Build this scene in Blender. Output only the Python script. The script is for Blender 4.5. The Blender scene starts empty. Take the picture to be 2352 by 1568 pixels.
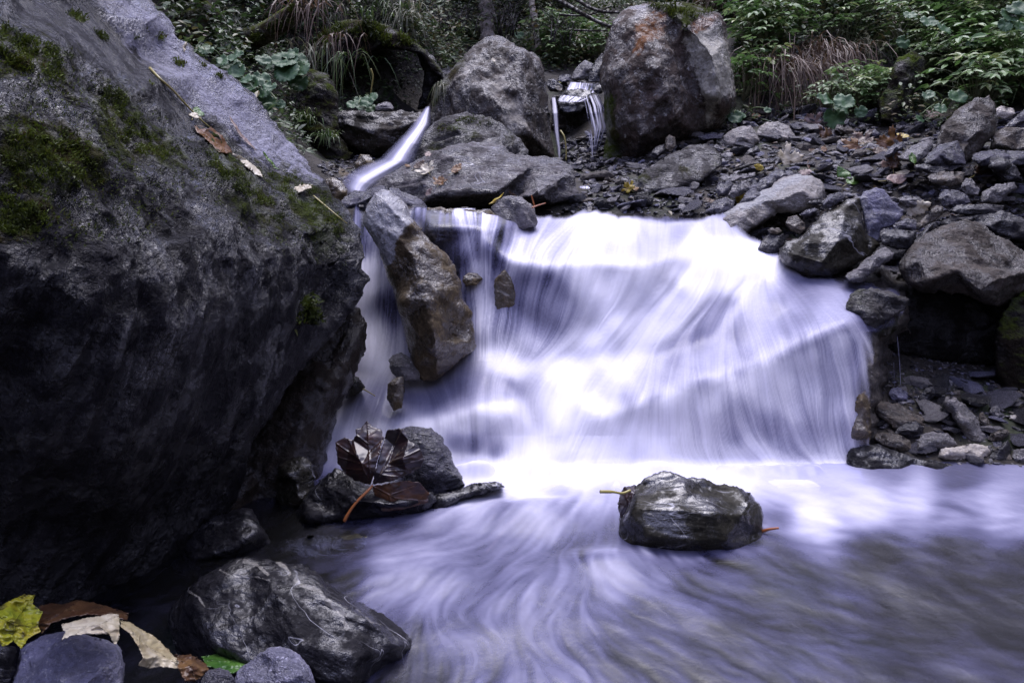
import bpy, math, random
import numpy as np
from mathutils import Vector
from mathutils.geometry import delaunay_2d_cdt
S = bpy.context.scene
C = S.collection
# ---------------------------------------------------------------- camera
PITCH = math.radians(13.8); CAMZ = 0.8; FP = 1568.0
cam_d = bpy.data.cameras.new('camera'); cam = bpy.data.objects.new('camera', cam_d); C.objects.link(cam)
cam.location = (0, 0, CAMZ); cam.rotation_euler = (math.pi/2-PITCH, 0, 0)
cam_d.lens = 24; cam_d.sensor_width = 36; cam_d.clip_start = .02; cam_d.clip_end = 500
S.camera = cam
# ---------------------------------------------------------------- sky, sun, exposure
SUN_EL, SUN_AZ = math.radians(71), math.radians(8)       # azimuth from +Y towards +X
w = bpy.data.worlds.new('World'); S.world = w; w.use_nodes = True
nt = w.node_tree; nt.nodes.clear()
sky = nt.nodes.new('ShaderNodeTexSky'); sky.sky_type = 'NISHITA'; sky.sun_disc = False
sky.sun_elevation = SUN_EL; sky.sun_rotation = SUN_AZ; sky.dust_density = 3; sky.air_density = 1.3
mx = nt.nodes.new('ShaderNodeMix'); mx.data_type = 'RGBA'; mx.blend_type = 'MIX'; mx.inputs[0].default_value = .7
mx.inputs[7].default_value = (4.1, 4.1, 7.5, 1)          # the pale veil of cloud
bg = nt.nodes.new('ShaderNodeBackground'); bg.inputs[1].default_value = .15
wo = nt.nodes.new('ShaderNodeOutputWorld')
nt.links.new(sky.outputs[0], mx.inputs[6]); nt.links.new(mx.outputs[2], bg.inputs[0]); nt.links.new(bg.outputs[0], wo.inputs[0])
sd = bpy.data.lights.new('sun', 'SUN'); sd.energy = 2.1; sd.angle = math.radians(45); sd.color = (.96, .93, 1)
sun = bpy.data.objects.new('sun', sd); C.objects.link(sun)
_d = Vector((math.sin(SUN_AZ)*math.cos(SUN_EL), math.cos(SUN_AZ)*math.cos(SUN_EL), math.sin(SUN_EL)))
sun.rotation_euler = _d.to_track_quat('Z', 'Y').to_euler(); sun.location = (0, 3, 8)
S.view_settings.view_transform = 'Standard'; S.view_settings.look = 'None'
S.view_settings.gamma = 1; S.view_settings.exposure = 1.08
S.cycles.use_denoising = True; S.cycles.max_bounces = 6; S.cycles.transparent_max_bounces = 12
# ---------------------------------------------------------------- picture <-> place
CT, ST = math.cos(PITCH), math.sin(PITCH)
def rays(x, y):
    u = (np.asarray(x, float)-1176)/FP; v = (784-np.asarray(y, float))/FP
    return u, CT+v*ST, -ST+v*CT
def at(x, y, Y):                                     # reference point of the photo at distance Y
    a, b, c = rays(x, y); t = np.asarray(Y, float)/b
    return np.stack([a*t, b*t, CAMZ+c*t], -1)
def Yz(x, y, z=0.):                                   # distance where the sight line meets height z
    a, b, c = rays(x, y); return (z-CAMZ)/c*b
CR = {0: (0, 0, 1), 1: (0, 0, .5002), 2: (689, 0, .3418), 3: (1435.5, 0, .3896), 4: (1550.4, 229.7, .341), 5: (689, 402, .3662), 6: (0, 784.4, .4998),
      7: (689, 861.3, .5127), 8: (1665.2, 516.8, .3663), 9: (344.5, 0, .293), 10: (918.7, 0, .2442), 11: (1894.9, 574.2, .3295)}
def K(n, pts):
    ox, oy, s = CR[n]; return [(ox+p[0]*s, oy+p[1]*s)+tuple(p[2:]) for p in pts]
# ---------------------------------------------------------------- noise
_r = np.random.RandomState(7); PT = np.tile(_r.permutation(256), 3); _g = _r.randn(256, 3); GR = _g/np.linalg.norm(_g, axis=1)[:, None]
def pn(p):
    i = np.floor(p).astype(int); f = p-i; i &= 255; u = f*f*f*(f*(f*6-15)+10); r = 0
    for dx in (0, 1):
        wx = u[:, 0] if dx else 1-u[:, 0]
        for dy in (0, 1):
            wy = u[:, 1] if dy else 1-u[:, 1]
            for dz in (0, 1):
                wz = u[:, 2] if dz else 1-u[:, 2]
                h = PT[PT[PT[i[:, 0]+dx]+i[:, 1]+dy]+i[:, 2]+dz]
                r = r+wx*wy*wz*((f-np.array([dx, dy, dz]))*GR[h]).sum(1)
    return r*1.5
def fbm(p, o=4, g=.5):
    s = 0; a = 1
    for k in range(o): s = s+a*pn(p*2**k+k*17.3); a *= g
    return s
def rfbm(p, o=4, g=.5):
    s = 0; a = 1
    for k in range(o): s = s+a*(1-2*np.abs(pn(p*2**k+k*9.1))); a *= g
    return s/1.6-.6
# ---------------------------------------------------------------- mesh helpers
def link(o, parent=None):
    C.objects.link(o)
    if parent is not None: o.parent = parent
    return o
def mesh(name, V, F, attrs=None, mats=None, mi=None, smooth=True):
    V = np.asarray(V, np.float32); F = np.asarray(F, np.int32); m = bpy.data.meshes.new(name); k = F.shape[1]
    m.vertices.add(len(V)); m.vertices.foreach_set('co', V.ravel())
    m.loops.add(F.size); m.loops.foreach_set('vertex_index', F.ravel())
    m.polygons.add(len(F)); m.polygons.foreach_set('loop_start', np.arange(len(F), dtype=np.int32)*k)
    if mi is not None: m.polygons.foreach_set('material_index', np.asarray(mi, np.int32))
    m.polygons.foreach_set('use_smooth', np.full(len(F), smooth))
    for kk, a in (attrs or {}).items():
        a = np.asarray(a, np.float32)
        if a.ndim == 1: m.attributes.new(kk, 'FLOAT', 'POINT').data.foreach_set('value', a)
        else:
            if a.shape[1] == 3: a = np.concatenate([a, np.ones((len(a), 1), np.float32)], 1)
            m.attributes.new(kk, 'FLOAT_COLOR', 'POINT').data.foreach_set('color', a.ravel())
    m.update(); m.validate()
    for x in (mats or []): m.materials.append(x)
    return m
def tag(o, label=None, cat=None, group=None, kind=None):
    for k, v in (('label', label), ('category', cat), ('group', group), ('kind', kind)):
        if v: o[k] = v
    return o
def obj(name, V, F, mat, parent=None, loc=None, **kw):
    """one mesh object with its origin at LOC (world), default the foot of its bounds"""
    V = np.asarray(V, float)
    if parent is not None and loc is None: loc = np.array(parent.location)
    if loc is None: loc = np.array([(V[:, 0].min()+V[:, 0].max())/2, (V[:, 1].min()+V[:, 1].max())/2, V[:, 2].min()])
    o = bpy.data.objects.new(name, mesh(name, V-loc, F, mats=mat if isinstance(mat, list) else [mat], **kw))
    link(o, parent)
    if parent is None: o.location = loc
    return o
def tri_interp(cx, cy, cv, qx, qy):
    """linear interpolation over the Delaunay triangles of control points; nearest value outside"""
    pts = [Vector((float(a), float(b))) for a, b in zip(cx, cy)]
    vo, _, fo, ov, _, _ = delaunay_2d_cdt(pts, [], [], 0, 1e-6)
    idx = [o[0] for o in ov]; cv = np.asarray(cv, float); val = cv[idx]; P = np.array([tuple(v) for v in vo])
    out = np.full(len(qx), np.nan)
    for f in fo:
        a, b, c = P[f[0]], P[f[1]], P[f[2]]
        x0, x1 = min(a[0], b[0], c[0]), max(a[0], b[0], c[0]); y0, y1 = min(a[1], b[1], c[1]), max(a[1], b[1], c[1])
        m = np.where((qx >= x0-1e-6) & (qx <= x1+1e-6) & (qy >= y0-1e-6) & (qy <= y1+1e-6))[0]
        if not len(m): continue
        d = (b[1]-c[1])*(a[0]-c[0])+(c[0]-b[0])*(a[1]-c[1])
        if abs(d) < 1e-12: continue
        l0 = ((b[1]-c[1])*(qx[m]-c[0])+(c[0]-b[0])*(qy[m]-c[1]))/d
        l1 = ((c[1]-a[1])*(qx[m]-c[0])+(a[0]-c[0])*(qy[m]-c[1]))/d; l2 = 1-l0-l1
        k = (l0 > -1e-5) & (l1 > -1e-5) & (l2 > -1e-5)
        out[m[k]] = (l0*val[f[0]]+l1*val[f[1]]+l2*val[f[2]])[k]
    bad = np.where(np.isnan(out))[0]
    cxa, cya = np.asarray(cx, float), np.asarray(cy, float)
    for s in range(0, len(bad), 4000):
        b = bad[s:s+4000]; d = (qx[b][:, None]-cxa)**2+(qy[b][:, None]-cya)**2+1e-6
        n = np.argsort(d, 1)[:, :2]; wgt = 1/np.take_along_axis(d, n, 1)**1.5
        out[b] = (cv[n]*wgt).sum(1)/wgt.sum(1)
    return out
def inside(px, py, poly):
    P = np.asarray(poly, float)[:, :2]; r = np.zeros(len(px), bool); j = len(P)-1
    for i in range(len(P)):
        c = ((P[i, 1] > py) != (P[j, 1] > py)) & (px < (P[j, 0]-P[i, 0])*(py-P[i, 1])/(P[j, 1]-P[i, 1]+1e-12)+P[i, 0]); r ^= c; j = i
    return r
def dist_poly(px, py, poly, closed=True):
    P = np.asarray(poly, float)[:, :2]; d = np.full(len(px), 1e9); n = len(P)
    for i in range(n if closed else n-1):
        a, b = P[i], P[(i+1) % n]; e = b-a; t = np.clip(((px-a[0])*e[0]+(py-a[1])*e[1])/(e@e+1e-9), 0, 1)
        d = np.minimum(d, np.hypot(px-a[0]-t*e[0], py-a[1]-t*e[1]))
    return d
def fill(poly, step, levels, rng, rough=.1):
    """triangulated polygon: coarse constrained Delaunay, then midpoint subdivision with a roughened outline"""
    P = np.asarray(poly, float)[:, :2]; n = len(P); B = []
    for i in range(n):
        a, b = P[i], P[(i+1) % n]; k = max(1, int(round(np.hypot(*(b-a))/step)))
        for t in range(k): B.append(a+(b-a)*t/k)
    B = np.array(B); nb = len(B)
    gx, gy = np.meshgrid(np.arange(P[:, 0].min(), P[:, 0].max(), step), np.arange(P[:, 1].min(), P[:, 1].max(), step*.87))
    gx = gx+(np.arange(gx.shape[0]) % 2)[:, None]*step/2; gx = gx.ravel(); gy = gy.ravel()
    gx = gx+rng.uniform(-.15, .15, len(gx))*step; gy = gy+rng.uniform(-.15, .15, len(gy))*step
    m = inside(gx, gy, P) & (dist_poly(gx, gy, P) > step*.6)
    A = [Vector(p) for p in B]+[Vector(p) for p in zip(gx[m], gy[m])]
    vo, eo, fo, *_ = delaunay_2d_cdt(A, [(i, (i+1) % nb) for i in range(nb)], [], 1, 1e-5)
    V = np.array([tuple(v) for v in vo]); F = np.array([f for f in fo if len(f) == 3], int)
    ce = V[F].mean(1); F = F[inside(ce[:, 0], ce[:, 1], P)]
    for L in range(levels):
        E = np.sort(np.concatenate([F[:, [0, 1]], F[:, [1, 2]], F[:, [2, 0]]]), 1)
        key = E[:, 0]*len(V)+E[:, 1]; u, inv, cnt = np.unique(key, return_inverse=True, return_counts=True)
        e = np.stack([u//len(V), u % len(V)], 1); M = V[e].mean(1); b = cnt == 1
        d = V[e[:, 1]]-V[e[:, 0]]; M[b] += np.stack([-d[b, 1], d[b, 0]], 1)*rng.randn(b.sum(), 1)*rough
        nF = len(F); i0, i1, i2 = inv[:nF]+len(V), inv[nF:2*nF]+len(V), inv[2*nF:]+len(V)
        F = np.concatenate([np.stack([F[:, 0], i0, i2], 1), np.stack([F[:, 1], i1, i0], 1), np.stack([F[:, 2], i2, i1], 1), np.stack([i0, i1, i2], 1)])
        V = np.concatenate([V, M])
    E = np.sort(np.concatenate([F[:, [0, 1]], F[:, [1, 2]], F[:, [2, 0]]]), 1)
    key = E[:, 0]*len(V)+E[:, 1]; u, cnt = np.unique(key, return_counts=True)
    e = np.stack([u//len(V), u % len(V)], 1); bd = np.zeros(len(V), bool); bd[e[cnt == 1].ravel()] = True
    return V, F, e, bd
def vnormals(V, F):
    a, b, c = V[F[:, 0]], V[F[:, 1]], V[F[:, 2]]; n = np.cross(b-a, c-a); N = np.zeros_like(V)
    for k in range(3): np.add.at(N, F[:, k], n)
    return N/(np.linalg.norm(N, axis=1)[:, None]+1e-12)
# ---------------------------------------------------------------- materials
def nodes(name):
    m = bpy.data.materials.new(name); m.use_nodes = True; t = m.node_tree; t.nodes.clear(); return m, t
class NB:
    def __init__(s, t): s.t = t
    def n(s, typ, ins=None, **kw):
        x = s.t.nodes.new(typ)
        for k, v in kw.items(): setattr(x, k, v)
        for k, v in (ins or {}).items():
            if isinstance(v, bpy.types.NodeSocket): s.t.links.new(v, x.inputs[k])
            elif v is not None: x.inputs[k].default_value = v
        return x
    def noise(s, vec, scale, detail=4, rough=.55, dist=0.):
        return s.n('ShaderNodeTexNoise', {'Vector': vec, 'Scale': scale, 'Detail': detail, 'Roughness': rough, 'Distortion': dist}).outputs[0]
    def mr(s, v, a, b, c=0., d=1.):
        return s.n('ShaderNodeMapRange', {0: v, 1: a, 2: b, 3: c, 4: d}).outputs[0]
    def mul(s, a, b, op='MULTIPLY'):
        return s.n('ShaderNodeMath', {0: a, 1: b}, operation=op).outputs[0]
    def mix(s, f, a, b):
        if not isinstance(a, bpy.types.NodeSocket): a = tuple(a)+(1,)
        if not isinstance(b, bpy.types.NodeSocket): b = tuple(b)+(1,)
        return s.n('ShaderNodeMix', {0: f, 6: a, 7: b}, data_type='RGBA').outputs[2]
def rock_mat(name, c1, c2, alt=(.3, .3, .33), rough=(.35, .6), grain=(0, 0, 1), gs=4., moss=0., veins=0., lichen=0., spec=.5, bump=1., scale=1.,
             orange=(.22, .07, .02), mosscol=(.07, .1, .012), bdist=1.):
    if 'violet' not in name: c1, c2 = [(q_[0]*1.05, q_[1], q_[2]*.93) for q_ in (c1, c2)]
    m, t = nodes(name); b = NB(t); tc = b.n('ShaderNodeTexCoord').outputs['Object']
    g = Vector(grain).normalized(); eul = g.to_track_quat('Z', 'Y').inverted().to_euler()
    rot = b.n('ShaderNodeMapping', {0: tc, 2: eul}).outputs[0]
    st = b.n('ShaderNodeMapping', {0: rot, 3: (gs*scale, gs*scale, scale)}).outputs[0]
    big = b.noise(tc, 3.5*scale, 5, .6); med = b.noise(st, 7, 6, .65, .4); fine = b.noise(tc, 95*scale, 5, .65); strf = b.noise(st, 45, 4, .6)
    mot = b.mr(b.mul(b.mul(big, .5), b.mul(b.mul(med, .6), b.mul(fine, .4), 'ADD'), 'ADD'), .62, .88)
    col = b.mix(mot, c1, c2)
    dirt = b.mr(b.noise(tc, 11*scale, 6, .7, .6), .52, .66)
    col = b.mix(b.mul(dirt, .45), col, tuple(x*.35 for x in c1))
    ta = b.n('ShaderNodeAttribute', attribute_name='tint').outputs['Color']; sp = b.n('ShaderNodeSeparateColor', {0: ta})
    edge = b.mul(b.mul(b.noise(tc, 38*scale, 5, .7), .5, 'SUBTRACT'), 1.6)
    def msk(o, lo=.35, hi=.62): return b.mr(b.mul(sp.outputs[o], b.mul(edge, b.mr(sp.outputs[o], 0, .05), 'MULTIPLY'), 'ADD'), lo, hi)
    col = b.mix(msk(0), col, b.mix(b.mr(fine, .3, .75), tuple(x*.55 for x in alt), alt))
    col = b.mix(b.mul(msk(2), .9), col, b.mix(fine, tuple(x*.4 for x in orange), orange))
    if veins:
        vn = b.noise(b.n('ShaderNodeMapping', {0: rot, 3: (3*scale, 3*scale, 1.3*scale)}).outputs[0], 2.1, 3, .5, 1.1)
        v = b.mr(b.mul(b.mul(vn, .5, 'SUBTRACT'), 0, 'ABSOLUTE'), 0, .006*veins, 1, 0)
        col = b.mix(b.mul(v, b.mr(b.noise(tc, 9, 2), .42, .62)), col, (.42, .42, .46))
    if lichen:
        l = b.mr(b.noise(tc, 24*scale, 6, .75), .62-.05*lichen, .66-.05*lichen); col = b.mix(l, col, (.36, .36, .34))
    geo = b.n('ShaderNodeNewGeometry'); nz = b.n('ShaderNodeSeparateXYZ', {0: geo.outputs['Normal']}).outputs[2]
    mm = msk(1)
    if moss:
        mm = b.mul(mm, b.mul(b.mr(nz, .1, .8), b.mr(b.noise(tc, 9*scale, 6, .7), .62-.12*moss, .72-.12*moss)), 'MAXIMUM')
    mc = b.mix(b.mr(fine, .3, .7), tuple(x*.35 for x in mosscol), mosscol)
    mc = b.mix(b.mr(big, .4, .65), mc, (.035, .028, .01))
    col = b.mix(mm, col, mc)
    h = b.mul(b.mul(b.mul(b.noise(tc, 26*scale, 8, .62, .3), 1.), b.mul(strf, .35), 'ADD'), b.mul(fine, .3), 'ADD')
    h = b.mul(h, b.mul(med, .9), 'ADD'); h = b.mul(h, b.mul(mm, b.mul(fine, 1.2)), 'ADD')
    bp = b.n('ShaderNodeBump', {'Strength': .9*bump, 'Distance': .022*bdist/scale, 'Height': h}).outputs[0]
    wetm = b.mr(b.noise(tc, 13*scale, 6, .65), .45, .55); ro = b.mr(wetm, 0, 1, rough[0]*.8, rough[1]); col = b.mix(b.mul(b.mul(1., wetm, 'SUBTRACT'), .35), col, tuple(x*.4 for x in c1)); spk = b.mr(b.noise(tc, 150*scale, 3, .6), .60, .68); col = b.mix(b.mul(spk, .5), col, tuple(min(.6, x*2.4+.01) for x in c2)); ro = b.mul(ro, b.mul(mm, .4), 'ADD')
    p = b.n('ShaderNodeBsdfPrincipled', {'Base Color': col, 'Roughness': ro, 'Normal': bp, 'Specular IOR Level': b.mr(wetm, 1, 0, .1, min(1., spec*1.5))})
    b.n('ShaderNodeOutputMaterial', {0: p.outputs[0]}); return m
GD = (-.45, -.1, -.85)
M = {}
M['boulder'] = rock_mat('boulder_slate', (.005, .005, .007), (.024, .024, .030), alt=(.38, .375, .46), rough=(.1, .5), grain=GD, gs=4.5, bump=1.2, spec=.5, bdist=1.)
M['under'] = rock_mat('undercut_wet', (.010, .008, .007), (.03, .025, .02), rough=(.1, .5), grain=GD, gs=3, spec=.4, bdist=.55)
M['grey'] = rock_mat('grey_schist', (.035, .034, .038), (.12, .116, .125), alt=(.3, .29, .28), rough=(.22, .6), grain=(.95, 0, -.15), gs=4, veins=1)
M['brown'] = rock_mat('brown_grey', (.022, .019, .016), (.085, .076, .07), alt=(.3, .28, .24), rough=(.18, .55), grain=(.3, 0, -.9), gs=2.5)
M['wall'] = rock_mat('reddish_brown', (.026, .02, .018), (.085, .068, .06), alt=(.5, .48, .4), rough=(.28, .65), grain=(.1, 0, -1), gs=2.2, lichen=.35, orange=(.2, .075, .018))
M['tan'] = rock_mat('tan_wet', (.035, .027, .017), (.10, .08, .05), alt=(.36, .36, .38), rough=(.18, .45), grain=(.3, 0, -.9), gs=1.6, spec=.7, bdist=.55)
M['wet'] = rock_mat('black_wet', (.004, .004, .006), (.014, .014, .018), alt=(.2, .19, .17), rough=(.07, .6), grain=(.8, 0, -.5), gs=2.5, veins=.6, spec=.55, bdist=.35)
M['wetmoss'] = rock_mat('dark_wet_green', (.010, .010, .008), (.034, .032, .024), alt=(.16, .15, .12), rough=(.06, .5), grain=(.9, 0, -.2), gs=3, veins=.7, spec=.5, bdist=.35)
M['pale'] = rock_mat('pale_rock', (.15, .145, .145), (.36, .35, .34), alt=(.4, .4, .4), rough=(.4, .65), grain=(.9, 0, -.3), gs=3)
M['white'] = rock_mat('white_quartz', (.3, .28, .25), (.6, .58, .54), rough=(.35, .6), grain=(.9, 0, -.3), gs=3)
M['violet'] = rock_mat('violet_grey', (.08, .08, .115), (.2, .195, .27), alt=(.3, .3, .36), rough=(.35, .6), grain=(.7, 0, -.6), gs=3)
M['slate'] = rock_mat('slate_dark', (.008, .008, .011), (.03, .03, .038), rough=(.1, .5), grain=(1, 0, -.1), gs=5, spec=.5, bdist=.55)
M['slateb'] = rock_mat('slate_blue', (.028, .029, .040), (.095, .096, .13), rough=(.14, .5), grain=(1, 0, -.1), gs=4, veins=.5, spec=.6)
M['slateg'] = rock_mat('slate_grey', (.065, .065, .072), (.21, .208, .225), rough=(.3, .55), grain=(1, 0, -.1), gs=4)
M['ochre'] = rock_mat('ochre_stone', (.04, .035, .031), (.13, .116, .10), rough=(.3, .55), grain=(1, 0, -.1), gs=3)
M['mossy'] = rock_mat('mossy_schist', (.02, .02, .021), (.07, .068, .072), alt=(.25, .25, .26), rough=(.28, .55), grain=(.95, 0, -.25), gs=4, moss=.8, mosscol=(.05, .07, .01))
M['dmossy'] = rock_mat('dark_mossy', (.005, .004, .003), (.018, .014, .010), rough=(.5, .8), grain=(.5, 0, -.8), gs=2, moss=1.5, mosscol=(.1, .15, .012), spec=.2)
M['lone'] = rock_mat('wet_dark_schist', (.009, .009, .007), (.028, .027, .021), alt=(.16, .15, .12), rough=(.05, .45), grain=(.95, 0, -.1), gs=4, veins=.8, spec=.65, bdist=.16)
M['violetp'] = rock_mat('violet_grey_lifted', (.15, .15, .22), (.33, .325, .45), rough=(.4, .65), grain=(.7, 0, -.6), gs=3)  # violet grey brightened to offset the huge boulder's shadow on the corner block
M['cave'] = rock_mat('hollow_shade_black', (.002, .002, .002), (.008, .007, .007), rough=(.3, .6), spec=.3)  # near-black colour standing in for the shade inside the hollows
M['bed'] = rock_mat('stream_rock', (.035, .032, .032), (.13, .12, .11), alt=(.3, .26, .2), rough=(.35, .6), grain=(.6, .3, -.6), gs=2)
# ---------------------------------------------------------------- rock builder
def make_rock(name, label, mat, pts, Y=None, lean=.5, bulge=.35, thick=.8, inner=None, absinner=None, edge=.22, amp=.045, res=2.6, seed=1, grain=None,
              strata=0., tint=None, rel=1.0, nauto=5, smooth=1, kind=None, cat=None, group=None, rough=.09, facet=.45, calm=None, ridge=0.):
    """closed rock: outline and front facets set by control points, then real relief in 3-D noise"""
    rng = np.random.RandomState(seed); P = np.array([(p[0], p[1]) for p in pts], float)
    yb = P[:, 1].max(); size = math.sqrt(max(1., (np.ptp(P[:, 0]))*(np.ptp(P[:, 1]))))
    if any(len(p) == 3 for p in pts): Yc = np.array([p[2] for p in pts], float)
    else: Yc = Y+lean*(yb-P[:, 1])/FP*Y
    ym = float(np.mean(Yc)); W = size/FP*ym
    L = 3 if size > 90 else 2
    lv = L; step = res*2**L
    if size < 60: lv = 2; step = max(size/9., 3)*1.0; step = min(step, res*4)
    V, F, E, bd = fill(P, step, lv, rng, rough)
    d = dist_poly(V[:, 0], V[:, 1], P); d[bd] = 0
    cx, cy, cq = list(P[:, 0]), list(P[:, 1]), list(1/Yc)
    if absinner:
        for x, y, yy in absinner: cx.append(x); cy.append(y); cq.append(1/yy)
    else:
        base = tri_interp(P[:, 0], P[:, 1], 1/Yc, V[:, 0], V[:, 1])
        if inner is None:
            inner = []; k = 0; far = d.max()
            while len(inner) < nauto and k < 400:
                k += 1; i = rng.randint(len(V))
                if d[i] > far*.35 and all(math.hypot(V[i, 0]-q[0], V[i, 1]-q[1]) > size*.22 for q in inner): inner.append((V[i, 0], V[i, 1], -rng.uniform(.45, 1.)*bulge))
        for x, y, dy in inner:
            i = np.argmin((V[:, 0]-x)**2+(V[:, 1]-y)**2); cx.append(x); cy.append(y); cq.append(1/(1/base[i]+dy*W))
    q = tri_interp(np.array(cx), np.array(cy), np.array(cq), V[:, 0], V[:, 1])
    fix = bd.copy()
    for _ in range(smooth*2**(lv-1)):
        s = np.zeros(len(V)); c = np.zeros(len(V))
        np.add.at(s, E[:, 0], q[E[:, 1]]); np.add.at(s, E[:, 1], q[E[:, 0]]); np.add.at(c, E[:, 0], 1); np.add.at(c, E[:, 1], 1)
        q = np.where(fix, q, .4*q+.6*s/np.maximum(c, 1))
    q0 = tri_interp(P[:, 0], P[:, 1], 1/Yc, V[:, 0], V[:, 1])
    er = min(edge*size*.5, d.max()*.8); t = np.clip(d/er, 0, 1); r = er/FP*ym*.8
    Yf = 1/q-r*np.sqrt(1-(1-t)**2)
    Yf = Yf+r*np.where(bd, 0, t*.6)
    t2 = np.clip(d/(d.max()), 0, 1); Yb = 1/q0+thick*W*np.sqrt(1-(1-t2)**2)+.002
    A = at(V[:, 0], V[:, 1], Yf); B = at(V[:, 0], V[:, 1], Yb)
    nV = len(V); mp = np.arange(nV)+nV; mp[bd] = np.where(bd)[0]; keep = np.ones(2*nV, bool); keep[nV:][bd] = False
    T = np.concatenate([A, B]); FF = np.concatenate([F, mp[F[:, ::-1]]]); new = np.cumsum(keep)-1; T = T[keep]; FF = new[FF]
    N = vnormals(T, FF); ce = A.mean(0)
    if ((A-B)[~bd]*N[:nV][~bd]).sum() < 0: FF = FF[:, ::-1]; N = -N
    X = T+seed*3.1
    if grain is not None:
        g = np.array(grain, float); g /= np.linalg.norm(g); X = X-np.outer(X@g, g)*.75
    k = 1/max(W, .02)
    dsp = amp*(fbm(X*k*2.2, 5, .55)*.8+rfbm(X*k*4.5+5, 4, .5)*.55)
    dsp = dsp+amp*.3*(rfbm(X*k*14, 3, .6)*.5+fbm(X*k*24, 2)*.35)
    if ridge:
        Xr = T-np.outer(T@g, g)*.93; dsp = dsp+ridge*(rfbm(Xr*k*9+1, 4, .6)+.5*rfbm(Xr*k*26, 3, .6))
    rs_ = np.random.RandomState(seed+900)
    for cells, fa in ((16, .10), (60, .045)):
        if cells == 60 and size < 70: continue
        ii = rs_.randint(len(T), size=cells); sd_ = T[ii]+rs_.randn(cells, 3)*.03*W; tv = rs_.randn(cells, 3); off = rs_.randn(cells)*.3; Tw = T+(fbm(T*k*4+seed, 3)*.05*W)[:, None]
        if grain is not None: Tg = Tw-np.outer(Tw@g, g)*.55; Sg = sd_-np.outer(sd_@g, g)*.55
        else: Tg, Sg = Tw, sd_
        num = np.zeros(len(T)); den = np.full(len(T), 1e-12); D2 = np.stack([np.sqrt(((Tg-Sg[c_])**2).sum(1)) for c_ in range(cells)]); mn = D2.min(0); sw = (.022 if cells == 16 else .012)*W
        for c_ in range(cells): w_ = np.exp(-(D2[c_]-mn)/sw); num += w_*(((T-sd_[c_])@tv[c_])*k*1.6+off[c_]*.5); den += w_
        dsp = dsp+fa*facet*num/den
    if strata:
        g = np.array(grain if grain is not None else (1, 0, 0), float); up = np.cross(g, (0, 1, 0)); up /= np.linalg.norm(up)
        u = (T@up)*k*7+fbm(X*k*1.5, 3)*1.2; fr = u-np.floor(u)
        dsp = dsp+strata*amp*(np.clip(fr*1.4, 0, 1)-np.clip((fr-.85)*7, 0, 1)-.4)
    tt = np.concatenate([t, t])[keep]; att = .3+.7*tt
    if calm:
        VV = np.concatenate([V, V])[keep]
        for pl in calm: att = att*(1-.88*np.clip(.5+np.where(inside(VV[:, 0], VV[:, 1], pl), 1, -1)*dist_poly(VV[:, 0], VV[:, 1], pl)/50, 0, 1))
    T = T+N*(dsp*W*rel*att)[:, None]
    tn = np.zeros((len(T), 3))
    if tint:
        VV = np.concatenate([V, V])[keep]
        for ch, poly, soft in tint:
            ins = inside(VV[:, 0], VV[:, 1], poly); dd = dist_poly(VV[:, 0], VV[:, 1], poly)
            tn[:, ch] = np.maximum(tn[:, ch], np.clip(.5+np.where(ins, dd, -dd)/soft, 0, 1))
    o = obj(name, T, FF, M[mat] if isinstance(mat, str) else mat, attrs={'tint': tn})
    if kind: tag(o, label, None, None, kind)
    else: tag(o, label, cat or name.split('_')[-1], group)
    o['_w'] = W
    return o
# ---------------------------------------------------------------- ground (one sheet, gorge sides rising, unseen rear bank raised to block light)
gp = []
for x, y, Y in [(1200, 700, 2.75), (1200, 480, 2.78), (1330, 486, 2.75), (1500, 492, 2.75), (1650, 500, 2.72), (1700, 560, 2.68), (1780, 610, 2.55), (1950, 660, 2.48), (2050, 670, 2.45),
                (1330, 440, 3.0), (1500, 440, 3.0), (1700, 440, 2.95), (1330, 402, 3.85), (1400, 396, 3.85), (1330, 425, 3.3), (1500, 395, 3.35), (1700, 370, 3.45), (1900, 400, 3.2), (2100, 400, 3.05), (2352, 400, 2.95), (2352, 480, 2.65),
                (2700, 480, 2.6), (2700, 380, 2.9), (1560, 345, 3.8), (1700, 290, 4.25), (1860, 262, 4.55), (2000, 285, 4.2), (2200, 285, 4.0), (2352, 270, 3.9), (2700, 270, 3.8),
                (1700, 215, 4.6), (1900, 200, 4.85), (2150, 200, 4.5), (2352, 190, 4.25), (1760, 60, 5.1), (1950, 90, 5.2), (2200, 90, 4.85), (2352, 60, 4.7), (1780, -160, 5.9), (2100, -160, 5.7), (2500, -160, 5.2), (2800, 60, 4.6),
                (1690, 60, 5.6), (1400, 150, 5.6), (1300, 175, 5.4), (1330, 215, 4.75), (1400, 60, 7.), (1200, 90, 6.8), (1000, 110, 6.), (1200, -60, 9.), (1450, -60, 8.6), (950, -40, 7.2), (1300, -300, 12.), (1600, -100, 8.),
                (1250, 380, 4.1), (1000, 330, 4.6), (1000, 230, 5.2), (880, 240, 5.0), (880, 140, 5.3), (930, 60, 5.4),
                (760, 400, 3.4), (860, 400, 3.3), (780, 330, 3.9), (700, 330, 3.6), (690, 260, 4.3), (640, 200, 4.2), (760, 200, 4.5),
                (700, 90, 4.4), (800, 60, 4.7), (620, 60, 4.1), (540, 100, 3.9), (450, 40, 3.8), (600, -80, 4.6), (800, -60, 5.2), (400, -200, 4.4), (600, 340, 3.), (1000, -250, 7.5), (700, -300, 6.)]:
    gp.append(tuple(at(x, y, Y)))
gp += [(x, y, -.14) for x in (-.9, -.3, .3, 1.0) for y in (-.6, 0, .5, 1., 1.5)]
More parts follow.
